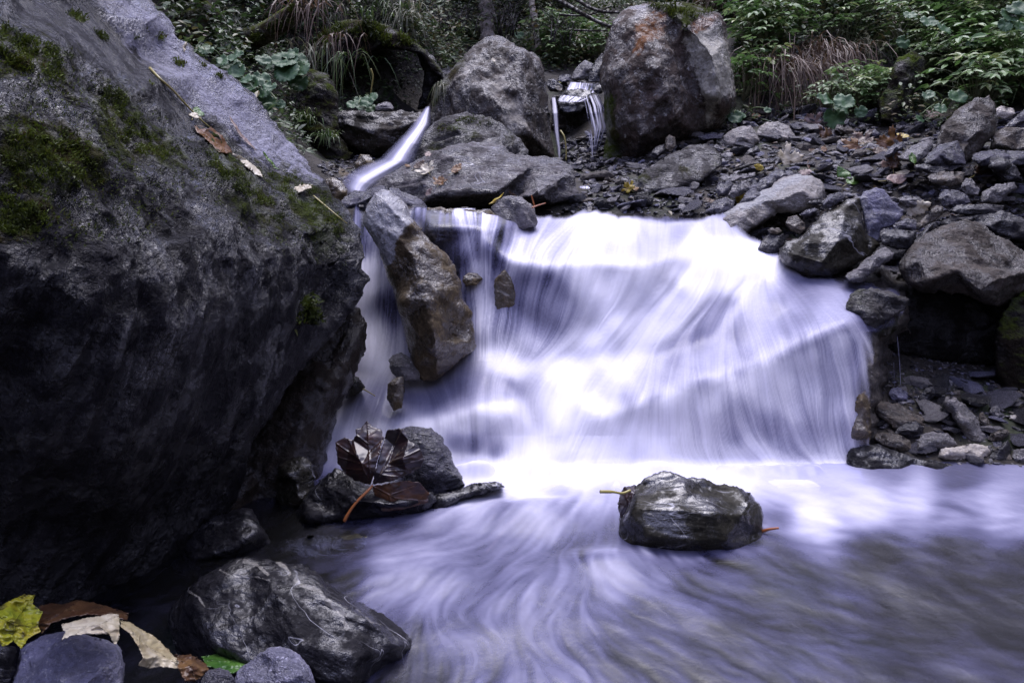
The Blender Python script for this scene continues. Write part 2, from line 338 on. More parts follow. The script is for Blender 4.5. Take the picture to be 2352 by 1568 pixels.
gp += [(-.6, 1.9, -.1), (0, 1.95, -.1), (.6, 1.95, -.1), (1.0, 1.9, -.05), (1.4, 1.2, -.1), (2.2, .6, -.1), (1.8, 1.3, -.1), (-1.4, 1.4, -.1), (-1.3, .4, -.1), (-1.2, -.8, .0), (1.7, -.8, .0),
       (-.55, 2.3, .0), (0, 2.45, .1), (.6, 2.4, .1), (-.3, 2.75, .45), (-.6, 2.7, .4), (-.9, 2.7, .5), (-1.2, 2.3, .3)]
for x, y, Y in [(1990, 1065, 1.8), (2200, 1062, 1.81), (2600, 1062, 1.81), (2030, 960, 1.97), (2200, 930, 2.03), (2400, 900, 2.1), (2060, 840, 2.25), (2250, 830, 2.3), (2400, 820, 2.35), (2060, 760, 2.6), (2250, 770, 2.85), (2450, 770, 2.85)]:
    gp.append(tuple(at(x, y, Y)))
gp += [(1.9, 2.95, .62), (1.5, 2.9, .55), (2.6, 2.6, .6), (3.2, 1.6, .8), (3., 0, 1.2), (2.2, -1.4, 1.3), (0, -1.8, .9), (-1.8, -1.2, .3), (-2.6, 0, .5), (-2.6, 1.5, 1.), (-2.2, 2.6, 1.3), (-2.6, 4.2, 2.2),
       (-4.5, 0, 1.6), (-4.5, 3, 4.), (-5, 7, 5), (-3, 7, 3.6), (0, -3.2, 3.6), (-3, -3, 1.6), (3, -3, 4.4), (4.8, 0, 3.6), (4.6, 3, 2.6), (5, 6, 4.4), (0, 12, 4.2), (0, 16, 5.5), (6, 12, 6), (-6, 12, 6), (-9, 0, 4), (9, 0, 8), (0, -9, 7), (9, 9, 10), (-9, 9, 11), (9, -9, 9), (-9, -9, 4),
       (0, 40, 13), (60, 60, 40), (-60, 60, 40), (60, -60, 50), (-60, -60, 50), (-60, 0, 48), (60, 0, 48), (0, -60, 40), (0, 60, 22)]
gp = np.array(gp)
gx = np.concatenate([[-60, -45, -32, -22, -16, -12, -9.5, -8, -7], np.arange(-6.4, 6.41, .08), [7, 8, 9.5, 12, 16, 22, 32, 45, 60]])
gy = np.concatenate([[-60, -45, -32, -22, -16, -12, -9.5, -8, -7], np.arange(-6, 12.01, .08), [13, 14.5, 17, 21, 28, 38, 50, 60]])
GX, GY = np.meshgrid(gx, gy); GZ = tri_interp(gp[:, 0], gp[:, 1], gp[:, 2], GX.ravel(), GY.ravel()).reshape(GX.shape)
for _ in range(3):
    Zp = np.pad(GZ, 1, 'edge'); GZ = (Zp[:-2, 1:-1]+Zp[2:, 1:-1]+Zp[1:-1, :-2]+Zp[1:-1, 2:]+2*GZ)/6
_n = fbm(np.stack([GX.ravel()*1.6, GY.ravel()*1.6, GZ.ravel()], 1), 5, .55).reshape(GX.shape)
GZ = GZ+_n*np.clip((np.hypot(GX, GY-1)-1.2)*.05, 0, .12)*np.where((GY > 3.9) | (GX < -.5), 1, .35)
def G(x, y):
    x = np.asarray(x, float); y = np.asarray(y, float)
    i = np.clip(np.searchsorted(gx, x)-1, 0, len(gx)-2); j = np.clip(np.searchsorted(gy, y)-1, 0, len(gy)-2)
    u = np.clip((x-gx[i])/(gx[i+1]-gx[i]), 0, 1); v = np.clip((y-gy[j])/(gy[j+1]-gy[j]), 0, 1)
    return (GZ[j, i]*(1-u)+GZ[j, i+1]*u)*(1-v)+(GZ[j+1, i]*(1-u)+GZ[j+1, i+1]*u)*v
def hit(px, py, y0=1.6, y1=14.):
    """where the sight lines through px, py first meet the ground; nan if they do not"""
    a, b, c = rays(px, py); out = np.full(len(a), np.nan); Y = y0
    while Y < y1:
        x = a/b*Y; z = CAMZ+c/b*Y; g = G(x, np.full_like(x, Y)); m = np.isnan(out) & (z < g); out[m] = Y; Y += .012 if Y < 5 else .03
    return np.stack([a/b*out, out, CAMZ+c/b*out], 1)
def grid_faces(ny, nx):
    i = np.arange(ny*nx).reshape(ny, nx); return np.stack([i[:-1, :-1].ravel(), i[:-1, 1:].ravel(), i[1:, 1:].ravel(), i[1:, :-1].ravel()], 1)
mg, t = nodes('forest_soil'); b = NB(t); tc = b.n('ShaderNodeTexCoord').outputs['Object']
c1 = b.mix(b.mr(b.noise(tc, 5, 8, .65), .4, .62), (.014, .011, .008), (.04, .032, .022)); c1 = b.mix(b.mr(b.noise(tc, 2.2, 6, .6), .52, .66), c1, (.03, .045, .012))
bp = b.n('ShaderNodeBump', {'Strength': 1., 'Distance': .05, 'Height': b.noise(tc, 14, 9, .7)}).outputs[0]
b.n('ShaderNodeOutputMaterial', {0: b.n('ShaderNodeBsdfPrincipled', {'Base Color': c1, 'Roughness': .75, 'Normal': bp}).outputs[0]})
M['soil'] = mg
tag(obj('ground', np.stack([GX.ravel(), GY.ravel(), GZ.ravel()], 1), grid_faces(*GX.shape), mg, loc=np.zeros(3)), 'dark forest soil of the gorge floor and banks', kind='structure')
# ---------------------------------------------------------------- cascade: bed rock and water share one set of levels
CAS = [(1380, 962, 1.825), (1450, 932, 1.825), (1520, 902, 1.84), (1600, 878, 1.85), (1700, 848, 1.87), (1800, 808, 1.89), (1900, 753, 1.92), (1960, 728, 1.95), (1390, 930, 1.88), (1460, 895, 1.89), (1530, 868, 1.91), (1610, 840, 1.93), (1710, 808, 1.96), (1810, 766, 1.98), (1900, 722, 2.01), (1985, 790, 1.93), (2030, 760, 2.03), (2060, 700, 2.1), (2075, 730, 2.12),
       (1500, 820, 2.02), (1650, 770, 2.1), (1800, 720, 2.12), (1940, 680, 2.15), (2030, 680, 2.2), (1700, 690, 2.25), (1850, 640, 2.36), (1960, 652, 2.36), (2050, 655, 2.36),
       (1230, 1000, 1.84), (1200, 930, 1.9), (1300, 900, 1.93), (1150, 880, 1.97), (1050, 865, 2.02), (950, 868, 2.04), (880, 872, 2.05), (820, 870, 2.08), (770, 850, 2.1), (1350, 820, 2.02), (1250, 830, 2.02), (1400, 740, 2.08),
       (1300, 775, 2.06), (1120, 805, 2.12), (1500, 700, 2.13), (1560, 640, 2.2), (1700, 620, 2.36), (1165, 592, 2.19), (1250, 602, 2.17), (1350, 594, 2.16), (1450, 602, 2.17), (1170, 572, 2.29), (1250, 580, 2.28), (1350, 574, 2.27), (1450, 580, 2.28), (1540, 590, 2.25), (1180, 545, 2.45), (1300, 512, 2.58), (1360, 488, 2.66),
       (1230, 498, 2.7), (1450, 505, 2.62), (1560, 520, 2.55), (1640, 498, 2.66), (1720, 560, 2.55), (1790, 600, 2.46), (1380, 545, 2.45), (1500, 560, 2.42),
       (960, 481, 2.62), (1080, 484, 2.62), (1150, 492, 2.62), (980, 505, 2.32), (1080, 508, 2.29), (1150, 515, 2.31), (1000, 620, 2.27), (1090, 640, 2.23), (1090, 790, 2.13), (1150, 700, 2.19),
       (810, 478, 2.6), (850, 520, 2.4), (890, 620, 2.3), (800, 620, 2.3), (840, 740, 2.2), (900, 740, 2.2), (780, 740, 2.2), (960, 480, 2.6), (940, 560, 2.4),
       (900, 970, 1.86), (1000, 962, 1.84), (1090, 936, 1.85), (1170, 940, 1.84), (910, 942, 1.92), (1000, 932, 1.91), (1080, 908, 1.92), (780, 960, 1.96), (800, 900, 2.02), (960, 900, 1.98), (1060, 900, 1.97), (730, 960, 1.96)]
CAS += [(x, y, float(Yz(x, y))) for x, y in [(600, 1095), (760, 1090), (900, 1088), (1050, 1085), (1250, 1078), (1400, 1075), (1500, 1072), (1700, 1068), (1850, 1064), (1980, 1060), (2150, 1062), (2352, 1062), (2700, 1062)]]
CA = np.array(CAS)
st = 2.5; wx = np.arange(690, 2140, st); wy = np.arange(470, 1150, st); WX, WY = np.meshgrid(wx, wy); fx, fy = WX.ravel(), WY.ravel()
q = tri_interp(CA[:, 0], CA[:, 1], 1/CA[:, 2], fx, fy).reshape(WX.shape)
qp = 1/Yz(WX, np.maximum(WY, 700)); q = np.where(WY > 1078, qp*1.0012, q)
def blur(a, r, n=2):
    for _ in range(n):
        for ax in (0, 1):
            p = np.pad(a, [(r, r) if k == ax else (0, 0) for k in (0, 1)], 'edge'); c = np.cumsum(p, ax); c = np.concatenate([np.zeros_like(np.take(c, [0], ax)), c], ax)
            n1 = a.shape[ax]; a = (np.take(c, np.arange(2*r+1, 2*r+1+n1), ax)-np.take(c, np.arange(0, n1), ax))/(2*r+1)
    return a
q = blur(q, 5); q = 1/(1/q-blur((fbm(at(fx, fy, 1/q.ravel())*np.array([6, 4, 6.])+3, 2)*.024).reshape(q.shape), 4)*np.clip((1060-WY)/60, 0, 1)*np.clip((WY-500)/40, 0, 1)); qbase = q.copy()
Yw = 1/q
# silhouette of the flooded cascade in the reference
CASPOLY = [(700, 1150), (700, 960), (745, 1030), (770, 960), (795, 880), (790, 840), (815, 740), (800, 640), (800, 500), (808, 470), (860, 472), (960, 478), (1150, 484), (1235, 494), (1300, 500), (1315, 496), (1340, 483), (1365, 479), (1395, 488), (1420, 500), (1480, 496), (1600, 505), (1660, 492),
           (1720, 540), (1800, 590), (1850, 628), (1990, 650), (2060, 668), (2080, 700), (2060, 740), (2010, 770), (1995, 900), (1990, 1150)]
ins = inside(fx, fy, CASPOLY); dd = dist_poly(fx, fy, CASPOLY); cov = np.clip(.3+np.where(ins, dd, -dd)/9, 0, 1)
cov = np.where((fy > 1075) & (fx > 800) & (fx < 1980), 1, cov); cov = cov*np.clip((1130-fy)/45, 0, 1)*np.clip((2120-fx)/60, 0, 1)
n3 = fbm(at(fx, fy, Yw.ravel())*7, 4).reshape(WX.shape)
# ---- foam amount read off the reference as scattered samples
FO = [(1250, 1050, 1), (1300, 850, .93), (1500, 700, .93), (1600, 650, .97), (1350, 560, .8), (1700, 640, .9), (1420, 640, .85), (1380, 800, .97), (1450, 1000, .92), (1180, 860, .85), (1750, 600, .95), (1380, 495, .95), (1450, 600, .6), (1230, 600, .35), (1200, 700, .28), (1400, 700, .93), (1150, 830, .8), (950, 870, .78),
      (850, 640, .78), (905, 700, .2), (855, 820, .82), (840, 740, .8), (1000, 925, .3), (1060, 905, .3), (940, 930, .4), (1190, 1000, .75), (1090, 1020, .2), (1140, 1040, .3), (1050, 1015, .3), (800, 980, .7), (1300, 950, .9), (1430, 850, .72), (1600, 790, .3), (1700, 760, .26), (1560, 840, .34), (1850, 735, .22), (1780, 700, .3), (1850, 690, .3), (1720, 820, .32),
      (1500, 870, .5), (1400, 900, .75), (1600, 950, .75), (1690, 960, .6), (1850, 850, .68), (1900, 800, .42), (1940, 930, .6), (1500, 1000, .85), (1820, 1010, .6), (1650, 1040, .65), (1260, 640, .2), (1300, 700, .5), (1215, 640, .22), (1650, 880, .75), (1560, 905, .8), (1880, 770, .6), (1750, 880, .72), (1760, 980, .52), (1880, 960, .58), (1680, 1000, .55), (1560, 1030, .72), (1450, 780, .8), (1550, 730, .75), (1650, 720, .45), (1750, 680, .45), (1800, 760, .28), (2030, 700, .12), (2000, 740, .25), (1975, 800, .5),
      (1990, 655, .2), (1290, 600, .5), (1330, 650, .7), (1280, 680, .45), (1180, 540, .6), (1260, 520, .5), (1500, 540, .5), (1440, 530, .7), (1560, 530, .4), (1640, 505, .6), (1600, 560, .9), (1480, 580, .5), (1090, 560, .35), (1000, 495, .3),
      (1130, 520, .3), (1020, 590, .03), (1100, 620, .65), (1110, 700, .6), (1160, 720, .3), (1060, 720, .35), (1100, 780, .5), (1240, 740, .4), (1210, 800, .6), (1140, 560, .06), (960, 600, 0), (985, 560, .02), (1030, 540, .03), (950, 520, .05), (1050, 600, .1), (1150, 600, .05), (850, 540, .4),
      (780, 1040, .6), (960, 985, .78), (1060, 975, .72), (1040, 1060, .75), (1150, 1065, .85), (1350, 1080, 1), (1100, 1085, .9), (1500, 1085, .95), (1700, 1095, .85), (1900, 1110, .7), (2050, 1080, .45), (2200, 1095, .3), (2300, 1160, .6), (2100, 1140, .75), (2000, 1170, .8),
      (1850, 1180, .85), (2200, 1190, .5), (2352, 1200, .5), (1780, 1190, .35), (1780, 1140, .8), (1200, 1130, .9), (1100, 1150, .75), (1300, 1190, .5), (1380, 1150, .65), (900, 1220, .38), (1000, 1190, .55), (1160, 1200, .55), (1210, 1250, .35), (1230, 1190, .7), (700, 1260, .02), (650, 1215, .02), (800, 1265, .15),
      (780, 1200, .2), (900, 1320, .55), (1000, 1390, .55), (1150, 1420, .42), (1300, 1350, .42), (1350, 1270, .3), (1400, 1297, .62), (1500, 1320, .42), (1600, 1340, .26), (1800, 1300, .14), (2000, 1280, .08), (2200, 1270, .08), (2352, 1300, .05), (2100, 1380, .06), (1850, 1380, .12),
      (960, 1470, .15), (1050, 1460, .4), (1200, 1500, .42), (1330, 1530, .42), (1500, 1430, .25), (1700, 1440, .14), (1900, 1450, .18), (2100, 1500, .1), (2250, 1550, .12), (2000, 1560, .12), (2300, 1400, .06), (1650, 1550, .2), (1450, 1520, .22),
      (500, 1350, .02), (400, 1400, .03), (300, 1450, .03), (600, 1300, .02), (950, 1560, .1), (740, 1290, .1), (1650, 1130, .95), (1400, 1230, .3), (1250, 1310, .4), (1100, 1310, .45), (1000, 1280, .45), (300, 1300, .01), (0, 1350, .01), (2700, 1200, .5), (2700, 1500, .1), (1200, 1800, .3), (2200, 1800, .1), (400, 1800, .05)]
def along(pl, v, dy, n=9):
    P = np.array(pl, float); t_ = np.linspace(0, len(P)-1, n)
    for q_ in t_: FO.append((np.interp(q_, range(len(P)), P[:, 0]), np.interp(q_, range(len(P)), P[:, 1])+dy, v))
LIP1 = [(1340, 980), (1450, 930), (1600, 890), (1720, 850), (1850, 805), (1930, 765)]; along(LIP1, .78, 16, 14); along(LIP1[1:], .48, -16, 12); along([(1520, 910)]+LIP1[2:], .42, -42, 9)
LIP2 = [(880, 968), (1000, 955), (1090, 930), (1170, 915)]; along(LIP2, .8, 14, 8); along(LIP2, .42, -14, 8); along(LIP2, .34, -34, 6)
LIP3 = [(1168, 590), (1260, 602), (1350, 592), (1460, 602)]; along(LIP3, .8, 8, 8); along(LIP3, .55, -20, 7); along([(1190, 590), (1280, 590)], .38, 70, 3); along([(1340, 590), (1480, 590)], .8, 70, 4)
FO = np.array(FO)
def foam_at(x, y):
    out = np.zeros(len(x)); ws = np.zeros(len(x))
    for a, b_, v in FO: w_ = 1/(((x-a)**2+(y-b_)**2)/(380 if b_ < 1075 else 2200)+1)**(2. if b_ < 1075 else 2.3); out += w_*v; ws += w_
    return out/ws
FL = [[(1360, 490), (1250, 560), (1200, 620), (1190, 760)], [(1400, 500), (1350, 580), (1335, 720)], [(1450, 510), (1480, 600), (1420, 720), (1300, 830), (1200, 900)], [(1600, 510), (1690, 590), (1780, 640)], [(1640, 520), (1600, 620), (1450, 740), (1310, 900), (1255, 1050)],
      [(1790, 610), (1700, 660), (1550, 760), (1430, 880), (1350, 1060)], [(1800, 650), (1900, 700), (1970, 760), (1985, 1050)], [(1700, 700), (1760, 800), (1790, 1050)], [(1850, 690), (1890, 790), (1900, 1050)], [(1600, 760), (1620, 880), (1650, 1060)], [(1500, 820), (1510, 950), (1500, 1060)],
      [(1230, 600), (1228, 700), (1225, 790)], [(1060, 490), (1090, 620), (1100, 790)], [(1000, 490), (985, 560), (1000, 700)], [(1140, 490), (1110, 620), (1115, 790)], [(860, 520), (850, 700), (838, 850)], [(910, 620), (905, 850)], [(1250, 810), (1110, 855), (1150, 950), (1185, 1080)],
      [(900, 850), (820, 900), (770, 1080)], [(950, 860), (1000, 900), (1030, 980), (1020, 1080)], [(1300, 800), (1180, 870), (1230, 960), (1250, 1080)], [(880, 900), (860, 1000), (850, 1080)], [(1090, 930), (1100, 1080)],
      [(1250, 1080), (1150, 1150), (950, 1210), (750, 1250)], [(1320, 1090), (1250, 1180), (1050, 1250), (850, 1300), (700, 1330)], [(1380, 1090), (1340, 1230), (1200, 1320), (1080, 1400)], [(1420, 1100), (1400, 1250), (1300, 1370), (1180, 1480), (1100, 1600)], [(1440, 1260), (1480, 1330), (1620, 1390)], [(1600, 1085), (1800, 1120), (2100, 1190), (2600, 1240)],
      [(1800, 1080), (2100, 1110), (2600, 1130)], [(1300, 1300), (1450, 1340), (1700, 1400), (2000, 1470), (2600, 1590)], [(1750, 1230), (1950, 1260), (2200, 1330), (2600, 1420)], [(1050, 1450), (1200, 1480), (1350, 1560), (1450, 1700)],
      [(1400, 1400), (1600, 1480), (1800, 1580), (1900, 1800)], [(750, 1250), (500, 1330), (200, 1400)]]
def lic(xs, ys, step, wobble, seeds, seed=3):
    """streaks of foam drawn out along the current: line integral convolution of noise on a regular sheet"""
    rng = np.random.RandomState(seed); X, Y_ = np.meshgrid(xs, ys); k = 6
    Xc, Yc = X[::k, ::k], Y_[::k, ::k]; vx = np.zeros_like(Xc); vy = np.zeros_like(Xc)
    for pl in FL:
        for a, c in zip(pl[:-1], pl[1:]):
            e = np.array(c, float)-a; ln = np.hypot(*e); t_ = np.clip(((Xc-a[0])*e[0]+(Yc-a[1])*e[1])/ln**2, 0, 1)
            d_ = np.hypot(Xc-a[0]-t_*e[0], Yc-a[1]-t_*e[1]); w_ = 1/(d_+45)**3; vx += w_*e[0]/ln; vy += w_*e[1]/ln
    nn = np.hypot(vx, vy)+1e-12; vx /= nn; vy /= nn
    iy = np.clip(np.arange(len(ys))/k, 0, vx.shape[0]-1.001); ix = np.clip(np.arange(len(xs))/k, 0, vx.shape[1]-1.001)
    def up(a):
        y0 = iy.astype(int); x0 = ix.astype(int); fy_ = (iy-y0)[:, None]; fx_ = (ix-x0)[None]
        return (a[y0][:, x0]*(1-fx_)+a[y0][:, x0+1]*fx_)*(1-fy_)+(a[y0+1][:, x0]*(1-fx_)+a[y0+1][:, x0+1]*fx_)*fy_
    vx, vy = up(vx), up(vy); res = []
    wob = fbm(np.stack([X.ravel()/70, Y_.ravel()/70, np.zeros(X.size)], 1), 4).reshape(X.shape)*wobble
    vx, vy = vx*np.cos(wob)-vy*np.sin(wob), vx*np.sin(wob)+vy*np.cos(wob)
    for rad, length in seeds:
        nz = rng.rand(*X.shape); nz = blur(nz, rad) if rad else nz; nz = (nz-nz.mean())/nz.std(); acc = nz.copy(); wt = 1.
        for sg in (1, -1):
            px, py = [np.array(v, float) for v in np.meshgrid(np.arange(len(xs)), np.arange(len(ys)))]
            for s_ in range(length):
                ii = np.clip(py.astype(int), 0, len(ys)-1), np.clip(px.astype(int), 0, len(xs)-1)
                px += sg*vx[ii]; py += sg*vy[ii]; ww = .5+.5*math.cos(math.pi*s_/length)
                jj = np.clip((py+.5).astype(int), 0, len(ys)-1), np.clip((px+.5).astype(int), 0, len(xs)-1)
                acc += nz[jj]*ww; wt += ww/2
        acc = (acc-acc.mean())/acc.std(); res.append(acc)
    return res
l1, l2, l3 = lic(wx, wy, st, .2, [(0, 44), (2, 60), (6, 80)])
foam = foam_at(fx, fy).reshape(WX.shape)
stk = .4*l1+.55*l2+.45*l3
amp_ = .26*(1-np.abs(2*foam-1.0)**3)*np.clip(1.25-foam*.75, .25, 1)
foam2 = np.clip(foam+amp_*(.16+.30*np.clip((WY-1500+WX*.42)/90, 0, 1)+.26*np.clip((1420-WX)/160, 0, 1)*(WY < 820)+.3*np.clip((1200-WX)/40, 0, 1)*(WY < 830))*stk+np.clip((WY-1040-16*n3*2)/26, 0, 1)*np.clip((WX-780)/60, 0, 1)*.45*(1-foam), 0, 1)
relief = (.0003*l1+.0008*l2+.003*l3)*np.clip(foam+.4, 0, 1)
Yw2 = Yw-relief*1.1
mw, t = nodes('silky_water'); b = NB(t); tc = b.n('ShaderNodeTexCoord').outputs['Object']
fa = b.n('ShaderNodeAttribute', attribute_name='foam').outputs['Fac']; ca = b.n('ShaderNodeAttribute', attribute_name='cover').outputs['Fac']
fz = b.mul(fa, b.mul(b.mul(b.noise(tc, 60, 4, .6), .5, 'SUBTRACT'), .07), 'ADD')
fz = b.mul(b.mr(fz, .0, .95), 1.15, 'POWER'); fcol = b.mix(b.mr(fz, .12, .72), (.36, .36, .7), (.88, .865, .95))
wbp = b.n('ShaderNodeBump', {'Strength': .2, 'Distance': .008, 'Height': b.noise(tc, 22, 4, .55, .5)}).outputs[0]
df = b.n('ShaderNodeBsdfDiffuse', {0: fcol}); tl = b.n('ShaderNodeBsdfTranslucent', {0: fcol}); fs = b.n('ShaderNodeMixShader', {0: .08, 1: df.outputs[0], 2: tl.outputs[0]})
gl = b.n('ShaderNodeBsdfGlossy', {0: (1, 1, 1, 1), 'Roughness': .3, 'Normal': wbp}); tr = b.n('ShaderNodeBsdfTransparent', {0: (.46, .48, .62, 1)})
fr = b.n('ShaderNodeFresnel', {0: 1.33, 1: wbp}).outputs[0]; cl = b.n('ShaderNodeMixShader', {0: b.mul(fr, 1.2), 1: tr.outputs[0], 2: gl.outputs[0]})
ws = b.n('ShaderNodeMixShader', {0: fz, 1: cl.outputs[0], 2: fs.outputs[0]}); t0 = b.n('ShaderNodeBsdfTransparent')
b.n('ShaderNodeOutputMaterial', {0: b.n('ShaderNodeMixShader', {0: ca, 1: t0.outputs[0], 2: ws.outputs[0]}).outputs[0]}); M['water'] = mw
def prune(V, F, keep, attrs):
    F = F[keep[F].any(1)]; u, inv = np.unique(F, return_inverse=True); return V[u], inv.reshape(F.shape), {k: a[u] for k, a in attrs.items()}
def flip(F): return F[:, ::-1]
edge_ = np.where(ins, dd, -dd); sft = np.where((fx > 1930) & (fy > 760), 34., np.where((fx < 860), 14., 10.)); cov = np.where(cov > 0, np.clip(np.where((fx > 1900) | (fx < 860), .15, .3)+edge_/sft+.3*l2.ravel()*np.clip(1-edge_/40, 0, 1), 0, 1), 0); cov = np.where((fy > 1075) & (fx > 800) & (fx < 1980), 1, cov)*np.clip((1130-fy)/45, 0, 1)*np.clip((2120-fx)/60, 0, 1)
V = at(fx, fy, Yw2.ravel()); F = flip(grid_faces(*WX.shape))
V, F, A = prune(V, F, (cov > .01), {'foam': foam2.ravel(), 'cover': cov}); tag(obj('waterfall', V, F, mw, loc=np.array([0., 1.8, 0]), attrs=A), 'silky white water pouring over the stepped rocks of the cascade', kind='structure')
# bed rock under the cascade, a little behind the water
bw = slice(None, None, 2); bx, by = WX[bw, bw].ravel(), WY[bw, bw].ravel(); Yb = (1/qbase)[bw, bw].ravel()+.022
Pb = at(bx, by, Yb); rel_ = fbm(Pb*6, 5, .55)*.022+rfbm(Pb*13, 4)*.012; rel_ = rel_+np.clip(1-np.hypot((bx-2040)/90, (by-730)/90), 0, 1)*(rfbm(Pb*40, 3)*.03)
inb = inside(bx, by, CASPOLY); db = dist_poly(bx, by, CASPOLY); sgn = np.where(inb, 0, db); sgn = sgn+np.where(inb, 0, 14*fbm(np.stack([bx/30, by/30, bx*0], 1), 4))
Yb = Yb+np.clip(rel_+.008, -.006, .08)+np.clip(sgn-6, 0, 60)*.006
V = at(bx, by, Yb); kp = (sgn < np.where(by < 560, -3, 34)) & (by < 1120)
tb = np.zeros((len(bx), 3)); tb[:, 0] = np.clip(1.1-np.hypot((bx-1640)/330, (by-770)/110), 0, 1)*.8; tb[:, 1] = np.clip(1-np.hypot((bx-2030)/70, (by-740)/60), 0, 1)*.9
V, F, A = prune(V, flip(grid_faces(*WX[bw, bw].shape)), kp, {'tint': tb}); tag(obj('bedrock', V, F, M['bed'], loc=np.array([0., 1.9, 0]), attrs=A), 'brown grey bedrock showing through the veil of the cascade', kind='structure')
# ---------------------------------------------------------------- pool: level water, foam drawn along the current
px_, py_ = np.arange(-900, 2900, 3.2), np.concatenate([np.arange(1044, 1760, 2.8)]); PX, PY = np.meshgrid(px_, py_)
l1, l2, l3 = lic(px_, py_, 3, .32, [(1, 12), (2, 26), (7, 40)], 5)
f0 = foam_at(PX.ravel(), PY.ravel()).reshape(PX.shape)
far = np.clip((PY-1075)/90, .1, 1)
fp = np.clip(.85*f0**1.5+.16*np.exp(-(dist_poly(PX.ravel(), PY.ravel(), [(1440, 1215), (1480, 1262), (1600, 1282), (1740, 1255), (1752, 1215)], False).reshape(PX.shape)/16)**2)*(.6+.5*l2)+.62*(.45*l1+.55*l2+.5*l3)*.095*(1-np.abs(2*f0-1)**3)*np.clip(1.3-f0*.7, .25, 1)*far, 0, 1)
PWp = at(PX.ravel(), PY.ravel(), Yz(PX.ravel(), PY.ravel()))
z = ((.0002*l1+.0005*l2+.002*l3)*np.clip(f0+.25, 0, 1)*far).ravel()+fbm(PWp*np.array([5, 5, 1]), 3).ravel()*.005*far.ravel()
mn_ = fbm(PWp*np.array([9, 2, 0])+7, 3); z += np.clip(.6+mn_*1.3, 0, 2)*.026*np.exp(-((PY.ravel()-1083-8*mn_)/11)**2)*np.clip((PX.ravel()-1000)/80, 0, 1)*np.clip((2000-PX.ravel())/60, 0, 1)
for a, c, r_, h in [(1215, 1185, 70, .035), (1400, 1300, 60, .02), (1235, 1345, 120, .015), (930, 1320, 90, .015), (1100, 1440, 130, .014), (2150, 1180, 200, .01)]:
    z += h*np.exp(-((PX-a)**2/(r_*1.5)**2+(PY-c)**2/(r_*.55)**2)).ravel()
PWp[:, 2] = z
cp = np.clip((PY.ravel()-1050)/22, 0, 1)
tag(obj('water', PWp, flip(grid_faces(*PX.shape)), mw, loc=np.array([0., 1., 0]), attrs={'foam': fp.ravel(), 'cover': cp}), 'lavender stream pool with silky foam trails', kind='structure')
# wide still part of the stream beyond the fine sheet, towards and behind the photographer
gx2, gy2 = np.meshgrid(np.linspace(-1.6, 2.4, 40), np.linspace(-.9, .70, 20)); V2 = np.stack([gx2.ravel(), gy2.ravel(), np.full(gx2.size, -.012)], 1)
tag(obj('water', V2, grid_faces(*gx2.shape), mw, attrs={'foam': np.full(len(V2), .1), 'cover': np.ones(len(V2))}, loc=np.array([0., 0, 0])), 'stream water flowing on towards the photographer', kind='structure')
# chutes and thin strands behind
def strand(name, label, Lp, Rp, Ys, fmid=.9, contrast=.3, seed=1, edge=.16, nu=46, nv=150, bulge=.03, lowc=1., uf=14):
    rng = np.random.RandomState(seed); Lp, Rp, Ys = np.array(Lp, float), np.array(Rp, float), np.array(Ys, float)
    def rs(P, n):
        d_ = np.concatenate([[0], np.cumsum(np.hypot(*np.diff(P, axis=0).T))]); tt = np.linspace(0, d_[-1], n); o = np.stack([np.interp(tt, d_, P[:, k]) for k in (0, 1)], 1)
        for _ in range(8): o[1:-1] = (o[:-2]+2*o[1:-1]+o[2:])/4
        return o
    A_, B_ = rs(Lp, nv), rs(Rp, nv); u = np.linspace(0, 1, nu); Yv = np.interp(np.linspace(0, 1, nv), np.linspace(0, 1, len(Ys)), Ys)
    XY = A_[:, None]*(1-u[None, :, None])+B_[:, None]*u[None, :, None]; Yg = np.repeat(Yv[:, None], nu, 1)-bulge*np.sin(np.pi*u)[None]
    v = np.linspace(0, 1, nv); UU, VV = np.meshgrid(u, v); n1 = fbm(np.stack([UU.ravel()*uf+seed*5, VV.ravel()*1.3, np.zeros(UU.size)], 1), 3).reshape(UU.shape)
    f = np.clip(fmid+contrast*n1*1.6, 0, 1); ed = np.clip(np.minimum(UU, 1-UU)/edge, 0, 1)**.8; en = np.clip(np.minimum(VV/.03+.3, (1-VV)/.1), 0, 1)
    V_ = at(XY[..., 0].ravel(), XY[..., 1].ravel(), (Yg-n1*.006).ravel())
    return tag(obj(name, V_, flip(grid_faces(nv, nu)), mw, attrs={'foam': (f*(.35+.65*ed)).ravel(), 'cover': (ed*en*(np.clip(f*3+.1, 0, 1) if lowc == 1 else np.clip((f-.3)*2.4+.06, 0, 1))).ravel()}), label, kind='structure')
strand('waterfall', 'narrow white chute sliding between boulders at upper left', K(2, [(846, 715), (715, 880), (585, 1010), (530, 1065), (400, 1115), (290, 1180), (255, 1250), (300, 1340)]),
       K(2, [(880, 715), (880, 840), (825, 950), (785, 1045), (765, 1110), (665, 1180), (550, 1245), (440, 1330)]), [3.9, 3.6, 3.35, 3.2, 3.1, 3.0, 2.92], .6, .2, 3, .42, uf=5, bulge=.09)
strand('waterfall', 'thin white strand falling left of the far step', K(10, [(1422, 915), (1429, 1050), (1446, 1250), (1474, 1400), (1488, 1520)]), K(10, [(1466, 915), (1488, 1050), (1500, 1250), (1512, 1400), (1514, 1520)]), [4.45, 4.3, 4.25, 4.2, 4.15], .75, .3, 4, .3)
strand('waterfall', 'fan of thin strands falling right of the far step', K(10, [(1690, 915), (1705, 1050), (1760, 1280), (1795, 1420), (1800, 1560)]), K(10, [(1870, 880), (1935, 990), (1965, 1200), (1885, 1370), (1825, 1560)]), [4.35, 4.22, 4.15, 4.1, 4.05], .34, .6, 9, .1, lowc=.55, uf=10)
